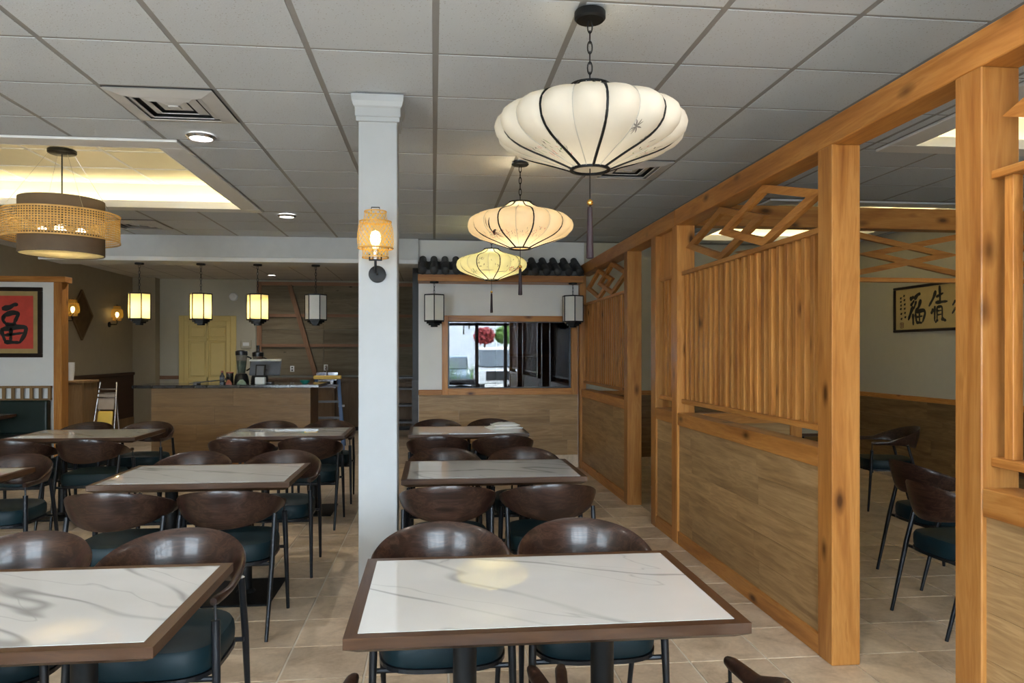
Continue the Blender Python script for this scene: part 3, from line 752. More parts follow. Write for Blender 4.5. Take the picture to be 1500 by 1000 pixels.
B(0,0,0.95,0.80,0.11,1.03).build('cap_rail', M['pine_x'], t, bevel=0.003); B(0.80,0,0,0.90,0.11,1.03).build('end_post', M['pine_z'], t, bevel=0.003)

# ------------------------------------------------------------------ tiled eave
t = thing('tiled_eave', 'charcoal barrel-tile eave on a pine beam over the window', 'eave', (0.855, 9.30, 2.41))
B(-1.05, 0.0, 0, 1.05, 0.08, 0.085).build('eave_beam', M['pine_x'], t, bevel=0.004)
B(-1.05, 0.08, 0, 1.05, 0.36, 0.03).build('soffit_board', M['pine_x'], t)
ang = math.atan2(0.20, 0.44)
B(-1.05, 0.0, -0.012, 1.05, 0.47, 0.0).xf(Matrix.Rotation(ang,4,'X')).build('deck', M['dark'], t, (0,-0.04,0.092))
def shell(r, th, l, a0, a1, n=8, taper=0.92):
    m = MB(); V = []
    for y, k in ((0,1),(l,taper)):
        for rr in (r, r-th):
            for i in range(n+1):
                a = a0 + (a1-a0)*i/n; V.append((rr*k*math.cos(a), y, rr*k*math.sin(a)))
    q = n+1; F = []
    for i in range(n):
        F += [(i,i+1,2*q+i+1,2*q+i), (q+i,3*q+i,3*q+i+1,q+i+1), (i,q+i,q+i+1,i+1), (2*q+i,2*q+i+1,3*q+i+1,3*q+i)]
    F += [(0,2*q,3*q,q), (n,q+n,3*q+n,2*q+n)]
    return m.add(V, F)
cov = shell(0.050, 0.014, 0.25, 0, PI).mesh('cover_tile', smooth=True); cov.materials.append(M['rooftile'])
pan = shell(0.052, 0.012, 0.25, PI*1.06, PI*1.94).mesh('pan_tile', smooth=True); pan.materials.append(M['rooftile'])
drip = MB().prism([(0.052*math.cos(a), 0.052*math.sin(a)-0.0) for a in [PI*(1.02+0.96*i/10) for i in range(11)]] + [(0.05,0.004),(-0.05,0.004)], 'y', -0.012, 0.0).mesh('drip_plate'); drip.materials.append(M['rooftile'])
endc = MB().lathe([(0.05,0),(0.052,0.006),(0.04,0.016),(0.015,0.02)], 14).xf(Matrix.Rotation(PI/2,4,'X')).mesh('end_disc', smooth=True); endc.materials.append(M['rooftile'])
for i in range(15):
    x = -0.99 + 0.1415*i
    for k in range(2):
        yy, zz = -0.05 + 0.215*k*math.cos(ang), 0.115 + 0.215*k*math.sin(ang) + 0.012
        o = link('cover_tile', cov, None, t, (x, yy, zz)); o.rotation_euler.x = ang
        if i < 14:
            o = link('pan_tile', pan, None, t, (x+0.0707, yy+0.012, zz+0.006)); o.rotation_euler.x = ang
    o = link('end_disc', endc, None, t, (x, -0.048, 0.127)); o.rotation_euler.x = ang
    if i < 14:
        link('drip_plate', drip, None, t, (x+0.0707, -0.036, 0.135))

# ------------------------------------------------------------------ chain helper
def link_mesh(l, w, r):
    m = MB(); pts = []
    for k in range(14):
        a = 2*PI*k/14; pts.append((w/2*math.cos(a), 0, (l/2)*math.sin(a)*1.0))
    # closed ring
    n = 5; base = []
    for i, p in enumerate(pts):
        p = Vector(p); d = (Vector(pts[(i+1)%14]) - Vector(pts[i-1])).normalized(); a = Vector((0,1,0)); b = d.cross(a)
        base.append(len(m.v)); m.v += [tuple(p + r*(math.cos(2*PI*k/n)*a + math.sin(2*PI*k/n)*b)) for k in range(n)]
    for i in range(14):
        for k in range(n):
            m.f.append((base[i]+k, base[i]+(k+1)%n, base[(i+1)%14]+(k+1)%n, base[(i+1)%14]+k))
    me = m.mesh('chain_link', smooth=True); me.materials.append(M['iron']); return me
LINK = link_mesh(0.046, 0.020, 0.0032)
def chain(t, ztop, zbot, name='chain_link'):
    n = max(2, int((ztop-zbot)/0.038)); st = (ztop-zbot)/n
    for k in range(n):
        o = link(name, LINK, None, t, (0,0,ztop-st*(k+0.5))); o.rotation_euler.z = (PI/2 if k % 2 else 0.2); o.scale.z = st/0.038

# ------------------------------------------------------------------ silk lanterns
LP = [(0.078,0.0),(0.115,0.014),(0.165,0.031),(0.215,0.047),(0.270,0.063),(0.325,0.083),(0.370,0.107),(0.398,0.138),(0.407,0.172),(0.398,0.208),(0.362,0.240),(0.305,0.263),(0.235,0.280),(0.170,0.297),(0.118,0.320),(0.080,0.350)]
def prof_at(s):
    f = s*(len(LP)-1); i = min(int(f), len(LP)-2); u = f-i
    return LP[i][0]*(1-u)+LP[i+1][0]*u, LP[i][1]*(1-u)+LP[i+1][1]*u
NR = 18
def lobed(r, a, s):
    ph = (a*NR/(2*PI)) % 1.0
    return r * (1 - 0.075*math.sin(PI*min(1, max(0, s)))*(1 - math.sin(PI*ph)**0.8)) if r > 0.1 else r
def surf(a, s, off=0.0):
    r, z = prof_at(s); r = lobed(r, a, s) + off
    return Vector((r*math.cos(a), r*math.sin(a), z))
def lantern(label, x, y, ztop, mat, motif, e, tassel_len, rot, ch=0.044):
    t = thing('silk_lantern', label, 'lantern', (x, y, 2.968), rot, group='painted silk lanterns hung in a row')
    zt = ztop - 2.968; zb = zt - 0.350
    MB().lathe([(0.02,0),(0.062,-0.002),(0.066,-0.008),(0.066,-ch+0.010),(0.058,-ch+0.002),(0.012,-ch)], 28).build('ceiling_canopy', M['iron'], t, smooth=True)
    chain(t, -ch-0.002, zt+0.015)
    m = MB(); na, ns = 144, 28
    for i in range(ns+1):
        for k in range(na): m.v.append(tuple(surf(2*PI*k/na, i/ns)))
    for i in range(ns):
        for k in range(na): m.f.append((i*na+k, i*na+(k+1)%na, (i+1)*na+(k+1)%na, (i+1)*na+k))
    sh = m.build('silk_shade', mat, t, (0,0,zb), smooth=True)
    for p in sh.data.polygons: p.use_smooth = True
    for k in range(NR):
        a = 2*PI*k/NR; pts = [surf(a, j/24, 0.002) for j in range(25)]
        if k % 2 == 0: MB().tube(pts, 0.0062, 6).build('rib', M['iron'], t, (0,0,zb), smooth=True)
        else: MB().tube(pts, 0.0022, 5).build('seam', M['seam'], t, (0,0,zb), smooth=True)
    for z, r, nm in ((0.0, 0.080, 'bottom_ring'), (0.350, 0.082, 'top_ring')):
        MB().lathe([(r-0.006,-0.006),(r+0.006,-0.006),(r+0.006,0.006),(r-0.006,0.006),(r-0.006,-0.006)], 32, cap=False).build(nm, M['iron'], t, (0,0,zb+z), smooth=True)
    sp = MB()
    for k in range(3):
        a = k*PI/3; sp.bar((-0.08*math.cos(a),-0.08*math.sin(a),0),(0.08*math.cos(a),0.08*math.sin(a),0),0.008,0.006)
    sp.tube([(0,0,0),(0,0,0.02)], 0.012, 10)
    sp.build('top_spider', M['iron'], t, (0,0,zt))
    MB().lathe([(0.074,0.004),(0.074,0.007)], 28).build('bottom_diffuser', mat, t, (0,0,zb))
    MB().lathe([(0.0,0.05),(0.02,0.02),(0.036,-0.02),(0.03,-0.05),(0.0,-0.062)], 16).build('bulb', M['bulb_soft'], t, (0,0,zb+0.22), smooth=True)
    point_light('lantern_light', t, (0.0,0,zb+0.19), e, (1.0,0.80,0.48), 0.05)
    MB().tube([(0,0,zb+0.004),(0,0,zb-0.135)], 0.0028, 6).build('tassel_cord', M['iron'], t)
    MB().lathe([(0.004,0.014),(0.012,0.008),(0.014,0),(0.012,-0.008),(0.004,-0.014)], 14).build('bead', M['brassy'], t, (0,0,zb-0.14), smooth=True)
    MB().lathe([(0.003,0.0),(0.010,-0.006),(0.011,-0.02),(0.013,-tassel_len*0.5),(0.016,-tassel_len),(0.012,-tassel_len-0.003)], 14).build('tassel', M['tassel'], t, (0,0,zb-0.154), smooth=True)
    # painted motif: brush dabs lying on the silk, (angle, height along the profile, length, width, direction, colour)
    groups = {}
    for (a, s, l, w, d, c) in motif:
        m = groups.setdefault(c, MB()); n = 6; L = []; R = []
        for i in range(n+1):
            u = i/n; ww = w*math.sin(PI*(0.08+0.84*u))
            aa = a + (u-0.5)*l*math.cos(d); ss = s + (u-0.5)*l*math.sin(d)
            L.append(surf(aa - ww*math.sin(d), ss + ww*math.cos(d), 0.0035)); R.append(surf(aa + ww*math.sin(d), ss - ww*math.cos(d), 0.0035))
        b = len(m.v); m.v += [tuple(p) for p in L+R]
        for i in range(n): m.f.append((b+i, b+i+1, b+n+1+i+1, b+n+1+i))
    for c, m in groups.items(): m.build('painted_motif', M[c], t, (0,0,zb))['kind'] = 'stuff'
    return t
def flowers(centers, seed, cols):
    rnd = random.Random(seed); out = []
    for (a, s, size, c) in centers:
        for k in range(9):
            d = 2*PI*k/9 + rnd.uniform(-.2,.2); l = size*rnd.uniform(0.8,1.2)
            out.append((a+math.cos(d)*l*0.5, s+math.sin(d)*l*0.5, l, size*0.10, d, c))
    return out
def dabs(n, a0, a1, s0, s1, l, w, cols, seed):
    rnd = random.Random(seed)
    return [(rnd.uniform(a0,a1), rnd.uniform(s0,s1), l*rnd.uniform(.5,1.2), w*rnd.uniform(.6,1.2), rnd.uniform(0,PI), rnd.choice(cols)) for _ in range(n)]
F0 = -PI/2   # the side of a lantern that faces the room front
mot1 = flowers([(F0+0.56,0.36,0.055,'ink_grey'),(F0+0.84,0.29,0.045,'ink_grey')],1,None) + dabs(34,F0+1.0,F0+1.6,0.16,0.30,0.05,0.005,['ink_green','ink_grey','ink_red'],2) + dabs(40,F0-1.15,F0-0.45,0.12,0.28,0.05,0.005,['ink_green','ink_red','ink_grey'],3) + [(F0+0.54,0.24,0.20,0.0012,PI/2+0.3,'ink_green'),(F0+0.82,0.19,0.16,0.0012,PI/2,'ink_green')]
mot2 = dabs(70,F0-1.2,F0-0.35,0.20,0.36,0.05,0.005,['ink_red','ink_red','ink_grey'],5) + dabs(40,F0-0.3,F0+0.5,0.24,0.40,0.04,0.004,['ink_red','ink_grey'],6) + [(F0-0.72,0.40,0.30,0.016,1.2,'ink'),(F0-0.72,0.33,0.22,0.018,0.4,'ink'),(F0-0.76,0.48,0.14,0.008,1.5,'ink'),(F0-0.68,0.28,0.16,0.012,2.4,'ink')]
mot3 = dabs(30,F0-1.2,F0-0.5,0.22,0.36,0.07,0.007,['ink_green'],7) + dabs(26,F0+0.5,F0+1.0,0.30,0.42,0.08,0.009,['ink_red'],8) + dabs(26,F0-0.6,F0+0.9,0.36,0.60,0.05,0.007,['ink','ink_grey'],9) + [(F0-0.25,0.32,0.5,0.008,0.0,'ink_grey'),(F0+0.3,0.28,0.5,0.008,0.1,'ink_grey')]
lantern('largest cream silk lantern with black ribs, nearest in the row', 0.66, 3.09, 2.645, M['silk'], mot1, 1.8, 0.22, -0.21)
lantern('middle peach silk lantern with bird and blossom painting', 0.66, 5.63, 2.665, M['silk_peach'], mot2, 7.0, 0.20, -0.03, 0.022)
lantern('smallest-looking pale green lantern before the tiled eave', 0.66, 8.45, 2.70, M['silk_green'], mot3, 8.0, 0.22, 0.0, 0.022)

# ------------------------------------------------------------------ hexagonal pendants
def hexpend(label, x, y, z, drop, rot, lit, group):
    t = thing('hexagonal_pendant', label, 'pendant lamp', (x, y, z), rot, group)
    MB().lathe([(0.015,0),(0.055,0),(0.055,-0.018),(0.05,-0.022),(0.01,-0.024)], 20).build('ceiling_canopy', M['iron'], t, smooth=True)
    chain(t, -0.024, -drop+0.01)
    zt = -drop; hgt = 0.33; R = 0.137
    MB().lathe([(R*0.3,0.01),(R+0.006,0.0),(R+0.006,-0.014),(R-0.004,-0.014)], 6).build('top_plate', M['iron'], t, (0,0,zt))
    V = [(R*math.cos(k*PI/3), R*math.sin(k*PI/3)) for k in range(6)]
    for k in range(6):
        a, b = V[k], V[(k+1)%6]
        MB().tube([(*a, zt-0.012),(*a, zt-hgt)], 0.0068, 6).build('corner_bar', M['iron'], t)
        MB().bar((a[0]*0.975,a[1]*0.975,zt-hgt/2-0.006),(b[0]*0.975,b[1]*0.975,zt-hgt/2-0.006),0.004,hgt-0.016).build('glass_panel', M['milk'] if lit else M['milk_off'], t)
    MB().lathe([(R-0.01,0.006),(R+0.006,0.006),(R+0.006,-0.010),(R*0.3,-0.010)], 6).build('bottom_plate', M['iron'], t, (0,0,zt-hgt))
    MB().lathe([(R*0.80,0),(R*0.80,-0.024),(R*0.60,-0.024),(R*0.60,-0.044),(R*0.36,-0.044),(R*0.36,-0.066),(R*0.1,-0.066)], 6).build('stepped_base', M['iron'], t, (0,0,zt-hgt-0.010))
    if lit:
        MB().lathe([(0.012,0.12),(0.014,0.05),(0.03,0.0),(0.028,-0.03),(0.0,-0.045)], 14).build('bulb', M['bulb_soft'], t, (0,0,zt-0.13), smooth=True)
        point_light('pendant_light', t, (0,0,zt-0.19), 6.5, (1.0,0.74,0.33), 0.035)
for k, (x, lab) in enumerate(((-3.725,'lit hexagonal pendant nearest the wall sconces, leftmost of four'),(-2.97,'lit hexagonal pendant hanging before the cream door'),(-2.263,'lit hexagonal pendant over the payment terminal, third of four'),(-1.527,'unlit hexagonal pendant before the plywood wall, rightmost of four'))):
    hexpend(lab, x, 9.88, 2.66, 0.385, 0.0, k < 3, 'hexagonal pendants under the drop beam')
hexpend('unlit hexagonal pendant left of the serving window', 0.009, 9.345, 2.41, 0.165, PI/6, False, 'hexagonal pendants beside the window')
hexpend('unlit hexagonal pendant right of the serving window', 1.774, 9.345, 2.41, 0.165, PI/6, False, 'hexagonal pendants beside the window')

# ------------------------------------------------------------------ bamboo sconces
def sconce(label, loc, rz, e):
    t = thing('bamboo_sconce', label, 'wall lamp', loc, rz, 'bamboo wall sconces')
    MB().lathe([(0.0,0.0),(0.048,0.0),(0.048,0.018),(0.03,0.024),(0.0,0.024)], 24).xf(Matrix.Rotation(PI/2,4,'X')).build('wall_plate', M['iron'], t, smooth=True)
    MB().tube([(0,-0.02,0.0),(0,-0.13,0.0),(0,-0.14,0.03),(0,-0.14,0.065)], 0.007, 8).build('arm', M['iron'], t)
    c = MB(); c.box(-0.035,-0.147,0.060,0.035,-0.133,0.068).box(-0.035,-0.147,0.060,-0.028,-0.133,0.095).box(0.028,-0.147,0.060,0.035,-0.133,0.095)
    c.build('holder', M['iron'], t)
    MB().tube([(0,-0.14,0.068),(0,-0.14,0.125)], 0.018, 12).build('socket', M['chrome'], t)
    MB().lathe([(0.012,0.0),(0.024,0.03),(0.03,0.06),(0.022,0.09),(0.0,0.102)], 14).build('bulb', M['bulb'], t, (0,-0.14,0.125), smooth=True)
    tiers = [(0.070,0.070,0.078,0.128),(0.103,0.092,0.128,0.272),(0.066,0.058,0.272,0.328)]
    for n, (r0, r1, z0, z1) in enumerate(tiers):
        m = MB(); cnt = int(230*r0); segs = 5; twist = (z1-z0)/r0*0.95
        for sgn in (1, -1):
            for k in range(cnt):
                a0 = 2*PI*k/cnt; L = []
                for i in range(segs+1):
                    u = i/segs
                    r = (r0*(1-u)+r1*u) * (1 - 0.10*(2*abs(u-0.5))**4 if n == 1 else 1) + (0.0012 if sgn > 0 else 0)
                    a = a0 + sgn*twist*u; w = 0.0024/r
                    L.append([(r*math.cos(a-w), r*math.sin(a-w), z0+(z1-z0)*u), (r*math.cos(a+w), r*math.sin(a+w), z0+(z1-z0)*u)])
                b = len(m.v)
                for p in L: m.v += p
                for i in range(segs): m.f.append((b+2*i, b+2*i+1, b+2*i+3, b+2*i+2))
        o = m.build('woven_tier', M['bamboo_glow'], t, (0,-0.14,0)); o['kind'] = 'stuff'
        for zz, rr in ((z0, r0 if n != 1 else r0*0.92), (z1, r1 if n != 1 else r1*0.92)):
            MB().lathe([(rr-0.003,-0.003),(rr+0.003,-0.003),(rr+0.003,0.003),(rr-0.003,0.003),(rr-0.003,-0.003)], 28, cap=False).build('hoop', M['bamboo'], t, (0,-0.14,zz))
    MB().tube([(-0.022,-0.14,0.326),(-0.022,-0.14,0.352),(0.022,-0.14,0.352),(0.022,-0.14,0.326)], 0.003, 6).build('carry_loop', M['iron'], t)
    point_light('sconce_light', t, (0,-0.14,0.19), e, (1.0,0.64,0.17), 0.02)
M['bamboo_glow'] = shade('bamboo_weave', (0.80,0.50,0.10), 0.35)
sconce('glowing bamboo sconce mounted on the white column', (-0.315, 4.24, 1.96), 0, 5.0)
sconce('lit bamboo sconce on the beige wall beside the diamond panel', (XL, 14.0, 2.02), PI/2, 16.0)
sconce('lit bamboo sconce half hidden behind the partition post', (XL, 12.35, 2.02), PI/2, 16.0)

# diamond rattan panel on the left wall
t = thing('rattan_diamond', 'dark woven rattan diamond hung on the beige wall', 'wall decor', (XL, 12.93, 2.14), PI/2)
hh, hw = 0.41, 0.385
fr = MB(); pts = [(-hw,0),(0,hh),(hw,0),(0,-hh)]
for k in range(4):
    a, b = pts[k], pts[(k+1)%4]; fr.bar((a[0],-0.018,a[1]),(b[0],-0.018,b[1]),0.03,0.022,(0,1,0))
fr.build('rim', M['dark_rattan'], t)
wv = MB()
for k in range(-16, 17):
    s = k*0.046/2
    for sg in (1, -1):
        u = (k+16)/32
        a = (-hw*(1-u), -hh*u*1.0) if sg > 0 else (-hw*(1-u), hh*u)
        b = (a[0]+hw, a[1]+hh) if sg > 0 else (a[0]+hw, a[1]-hh)
        wv.bar((a[0],-0.012,a[1]),(b[0],-0.012,b[1]),0.004,0.013,(0,1,0))
o = wv.build('cane_weave', M['dark_rattan'], t); o['kind'] = 'stuff'
B(-0.005,-0.004,-0.3,0.005,0,0.3).build('backing_bar', M['cab'], t)

# ------------------------------------------------------------------ drum chandelier
t = thing('drum_chandelier', 'tiered brown drum chandelier with woven rattan ring', 'chandelier', (-3.11, 6.60, H+0.239))
zz = -(H+0.239)
MB().lathe([(0.02,0),(0.11,0),(0.11,-0.022),(0.10,-0.03),(0.02,-0.032)], 28).build('ceiling_canopy', M['iron'], t, smooth=True)
MB().tube([(0,0,-0.03),(0,0,2.52+zz)], 0.006, 8).build('stem', M['iron'], t)
for k in range(4):
    a = PI/4 + k*PI/2; MB().tube([(0.10*math.cos(a),0.10*math.sin(a),-0.03),(0.432*math.cos(a),0.432*math.sin(a),2.68+zz)], 0.0016, 5).build('wire', M['chrome'], t)
def drum(r, z0, z1, th=0.006):
    return MB().lathe([(r,z0+zz),(r,z1+zz),(r-th,z1+zz),(r-th,z0+zz),(r,z0+zz)], 64, cap=False)
drum(0.32, 2.64, 2.80).build('upper_drum', M['brown_fabric'], t, smooth=True)
drum(0.32, 2.34, 2.50).build('lower_drum', M['brown_fabric'], t, smooth=True)
MB().lathe([(0.312,2.345+zz),(0.312,2.35+zz)], 48).build('diffuser', M['milk'], t)
rg = MB(); r = 0.435
for k in range(120):
    a = 2*PI*k/120; w = 0.0046/r
    rg.add([(r*math.cos(a-w),r*math.sin(a-w),2.46+zz),(r*math.cos(a+w),r*math.sin(a+w),2.46+zz),(r*math.cos(a+w),r*math.sin(a+w),2.68+zz),(r*math.cos(a-w),r*math.sin(a-w),2.68+zz)],[(0,1,2,3)])
for j in range(12):
    z = 2.462 + 0.216*j/11 + zz; h = 0.0042
    rg.lathe([(r+0.001,z-h),(r+0.001,z+h)], 96, cap=False)
o = rg.build('rattan_ring', M['rattan_sh'] if 'rattan_sh' in M else M['rattan'], t); o['kind'] = 'stuff'
for z in (2.46, 2.68): MB().lathe([(r-0.004,z-0.006+zz),(r+0.006,z-0.006+zz),(r+0.006,z+0.006+zz),(r-0.004,z+0.006+zz),(r-0.004,z-0.006+zz)], 64, cap=False).build('rim_hoop', M['rattan'], t)
for k in range(4):
    a = 0.3 + k*PI/2; MB().lathe([(0.0,0.042),(0.022,0.036),(0.042,0.01),(0.042,-0.01),(0.022,-0.036),(0.0,-0.042)], 16).build('bulb', M['bulb_soft'], t, (0.14*math.cos(a),0.14*math.sin(a),2.53+zz), smooth=True)
    MB().tube([(0,0,2.60+zz),(0.14*math.cos(a),0.14*math.sin(a),2.57+zz)], 0.006, 6).build('lamp_arm', M['iron'], t)
point_light('chandelier_light', t, (0,0,2.56+zz), 2, (1.0,0.80,0.50), 0.08)

# ------------------------------------------------------------------ tables
TW, TD, TZ = 1.13, 0.77, 0.76
def make_table(w, d, label, loc, group, rz=0, posts=(-0.225, 0.225)):
    t = thing('dining_table', label, 'table', loc, rz, group)
    a, b, e = w/2, d/2, 0.036
    for sx, nm in ((1,'front'),(-1,'back')):
        m = MB(); V = []
        for x, k in ((-a,0),(a,1)):
            s = 1 if k else -1
            V += [(s*a, -sx*b, TZ-0.030), (s*a, -sx*b, TZ), (s*(a-e), -sx*(b-e), TZ), (s*(a-e), -sx*(b-e), TZ-0.05), (s*(a-0.035), -sx*(b-0.035), TZ-0.05)]
        m.add(V, [(0,1,2,3,4),(9,8,7,6,5),(0,5,6,1),(1,6,7,2),(2,7,8,3),(3,8,9,4),(4,9,5,0)]); m.build('edge_band', M['edge_x'], t)
        m = MB(); V = []
        for k in (0, 1):
            s = 1 if k else -1
            V += [(sx*a, s*b, TZ-0.030), (sx*a, s*b, TZ), (sx*(a-e), s*(b-e), TZ), (sx*(a-e), s*(b-e), TZ-0.05), (sx*(a-0.035), s*(b-0.035), TZ-0.05)]
        m.add(V, [(0,1,2,3,4),(9,8,7,6,5),(0,5,6,1),(1,6,7,2),(2,7,8,3),(3,8,9,4),(4,9,5,0)]); m.build('edge_band', M['edge_y'], t)
    B(-a+e, -b+e, TZ-0.05, a-e, b-e, TZ+0.0008).build('marble_top', M['marble'], t)
    for px in posts:
        pp = MB().tube([(px,0,0.02),(px,0,TZ-0.06)], 0.038, 20).build('pedestal_post', M['iron'], t, smooth=True)
        B(px-0.16,-0.20,TZ-0.066,px+0.16,0.20,TZ-0.052).build('mount_plate', M['iron'], pp)
        bp = MB(); bp.box(px-0.20,-0.27,0.001,px+0.20,0.27,0.012); bp.build('base_plate', M['iron'], t, bevel=0.004)
        MB().lathe([(0.06,0.012),(0.045,0.03),(0.038,0.032)], 20, (px,0,0)).build('base_collar', M['iron'], pp)
    return t
# ------------------------------------------------------------------ chair
def sup(a, rx, ry, p=3.2):
    c, s = math.cos(a), math.sin(a)
    return (rx*math.copysign(abs(c)**(2/p), c), ry*math.copysign(abs(s)**(2/p), s))
def make_chair():
    t = thing('dining_chair', 'walnut barrel-back chair with dark teal seat', 'chair')
    # backrest band that runs into both arms
    m = MB(); ns, nc = 52, 12
    def path(s):
        k = abs(s); sg = 1 if s >= 0 else -1
        if k <= 0.62:
            a = k/0.62*PI/2; return Vector((sg*0.258*math.sin(a), 0.035+0.235*math.cos(a), 0))
        u = (k-0.62)/0.38; return Vector((sg*(0.258-0.020*u*u), 0.035-0.235*u, 0))
    for i in range(ns+1):
        s = -1 + 2*i/ns; k = abs(s)
        p = path(s); d = (path(min(1, s+0.01)) - path(max(-1, s-0.01))).normalized(); nrm = Vector((-d.y, d.x, 0))
        if nrm.dot(Vector((p.x, p.y-0.0, 0))) < 0: nrm = -nrm
        top = 0.668 + 0.132*max(0.0, math.cos(PI/2*min(1, k/0.78)))**1.1; kk = min(1, k/0.66); bot = 0.586 + 0.048*kk*kk*(3-2*kk)
        hh = (top-bot)/2; zc = (top+bot)/2; th = 0.0095 + 0.0070*k; lean = 0.045*(1-k*k)
        if k > 0.97: hh *= 0.75; th *= 0.75
        for c in range(nc):
            x, z = sup(2*PI*c/nc, th, hh, 2.6)
            q = p + nrm*(x + lean*z/hh*0.5); m.v.append((q.x, q.y, zc+z))
    for i in range(ns):
        for c in range(nc): m.f.append((i*nc+c, i*nc+(c+1)%nc, (i+1)*nc+(c+1)%nc, (i+1)*nc+c))
    m.f.append(tuple(reversed(range(nc)))); m.f.append(tuple(ns*nc+c for c in range(nc)))
    o = m.build('backrest', M['walnut'], t, smooth=True)
    for p in o.data.polygons: p.use_smooth = True
    # seat
    m = MB(); na = 36
    rings = [(0.90,0.398),(0.985,0.402),(1.005,0.418),(1.01,0.445),(1.0,0.468),(0.965,0.483),(0.88,0.490),(0.6,0.494),(0.25,0.495)]
    for k, z in rings:
        for j in range(na):
            x, y = sup(2*PI*j/na, 0.233*k, 0.235*k, 3.4); m.v.append((x, y-0.015, z + (0.010*(abs(y)/0.235)**3 if z > 0.45 else 0)))
    for i in range(len(rings)-1):
        for j in range(na): m.f.append((i*na+j, i*na+(j+1)%na, (i+1)*na+(j+1)%na, (i+1)*na+j))
    m.f.append(tuple(reversed(range(na)))); m.f.append(tuple((len(rings)-1)*na+j for j in range(na)))
    m.build('seat', M['vinyl'], t, smooth=True)
    fr = MB(); ring = [sup(2*PI*j/na, 0.236, 0.238, 3.4) for j in range(na)]
    fr.prism([(x, y-0.015) for x, y in ring], 'z', 0.384, 0.399); fr.build('seat_frame', M['steel'], t)
    for s in (-1, 1):
        lg = MB().tube([(s*0.258,-0.232,0.0),(s*0.250,-0.205,0.40),(s*0.244,-0.195,0.585)], [0.0095,0.0145,0.0155], 10).build('leg', M['steel'], t, smooth=True)
        MB().tube([(s*0.244,-0.195,0.585),(s*0.241,-0.192,0.645)], 0.0055, 8).build('arm_pin', M['steel'], lg)
        MB().tube([(s*0.235,0.285,0.0),(s*0.246,0.185,0.40),(s*0.248,0.120,0.640)], [0.0095,0.0145,0.0125], 10).build('leg', M['steel'], t, smooth=True)
    for y in (-0.19, 0.17): MB().tube([(-0.245,y,0.378),(0.245,y,0.378)], 0.010, 8).build('cross_rail', M['steel'], t)
    return t
proto = make_chair(); first = [True]
def chair(x, y, rz, label, group, jit=True):
    if jit:
        x += random.uniform(-0.004, 0.004); y += random.uniform(-0.015, 0.015); rz += random.uniform(-0.025, 0.025)
    if first[0]:
        first[0] = False; proto.location = (x, y, 0); proto.rotation_euler = (0,0,rz); tag(proto, label, 'chair', group); return proto
    return dup(proto, (x, y, 0), rz, label, group)
ROW = {1: 2.385, 2: 4.835, 3: 7.275}
TABLES = [
 ('C1', 0.325, ROW[1], 'marble-topped table in the foreground with a lantern reflected in it', 'the foreground table', 'fn'),
 ('C2', 0.372, ROW[2]+0.01, 'marble table just right of the white column, second in its row', 'the table right of the column', 'fn'),
 ('C3', 0.330, ROW[3], 'marble table with a folded white cloth before the serving window', 'the table with the white cloth', 'fn'),
 ('L1', -1.285, ROW[1], 'marble table cut off by the lower left of the frame', 'the lower left table', 'fn'),
 ('L2', -1.405, ROW[2], 'marble table left of the column, middle of its row', 'the table left of the column', 'fn'),
 ('L3', -1.370, ROW[3], 'marble table with a yellow note before the wooden counter', 'the table with the yellow note', 'fn'),
 ('F1', -3.19, ROW[2], 'marble table at the left frame edge, only one corner showing', 'the table at the left edge', 'f'),
 ('F2', -3.22, ROW[3]+0.05, 'marble table before the rattan diamond, far left row', 'the far left table', 'fn'),
]
for key, x, y, lab, short, sides in TABLES:
    make_table(TW, TD, lab, (x, y, 0), 'marble dining tables')
    for side in sides:
        for s in (-1, 1):
            if key == 'F1' and s < 0: continue
            dx = s*0.290
            lr = 'left' if s < 0 else 'right'
            if side == 'f':
                cyy = y + TD/2 + 0.125
                if key == 'L2' and s > 0: dx += 0.04
                chair(x+dx, cyy, 0.0, f'walnut chair facing us behind {short}, {lr}', 'walnut dining chairs')
            else:
                cyy = y - TD/2 - 0.165
                if key in ('C1', 'L1'): cyy = y - TD/2 - 0.085 - 0.10
                if key == 'C1': dx = (-0.297 if s < 0 else 0.262)
                lr2 = lr
                chair(x+dx, cyy, PI, f'walnut chair, back to us, at {short}, {lr2}', 'walnut dining chairs', jit=key not in ('C1','L1'))
# right room
make_table(TW, TD, 'marble table hidden behind the front right post', (4.10, 4.30, 0), 'right room tables', PI/2)
chair(2.97, 3.87, PI/2, 'walnut chair nearest the doorway in the right room', 'right room chairs', False)
chair(3.38, 4.66, PI/2, 'walnut chair partly behind another in the right room', 'right room chairs', False)
chair(4.43, 6.86, -PI/2-0.3, 'walnut chair beside the round table in the right room', 'right room chairs', False)
chair(3.95, 8.15, -0.4, 'walnut chair at the far side of the round table', 'right room chairs', False)
t = thing('round_table', 'round pale table seen past the pine post in the right room', 'table', (3.55, 7.20, 0))
MB().lathe([(0.0,0.725),(0.53,0.725),(0.56,0.735),(0.56,0.758),(0.555,0.76),(0.0,0.76)], 48, cap=False).build('round_top', M['marble'], t)
MB().lathe([(0.559,0.73),(0.566,0.735),(0.566,0.757),(0.559,0.759)], 48, cap=False).build('edge_band', M['edge_x'], t)
MB().tube([(0,0,0.02),(0,0,0.725)], 0.045, 18).build('pedestal_post', M['iron'], t); MB().lathe([(0.30,0.001),(0.30,0.012),(0.06,0.03),(0.045,0.03)], 32).build('base_plate', M['iron'], t)

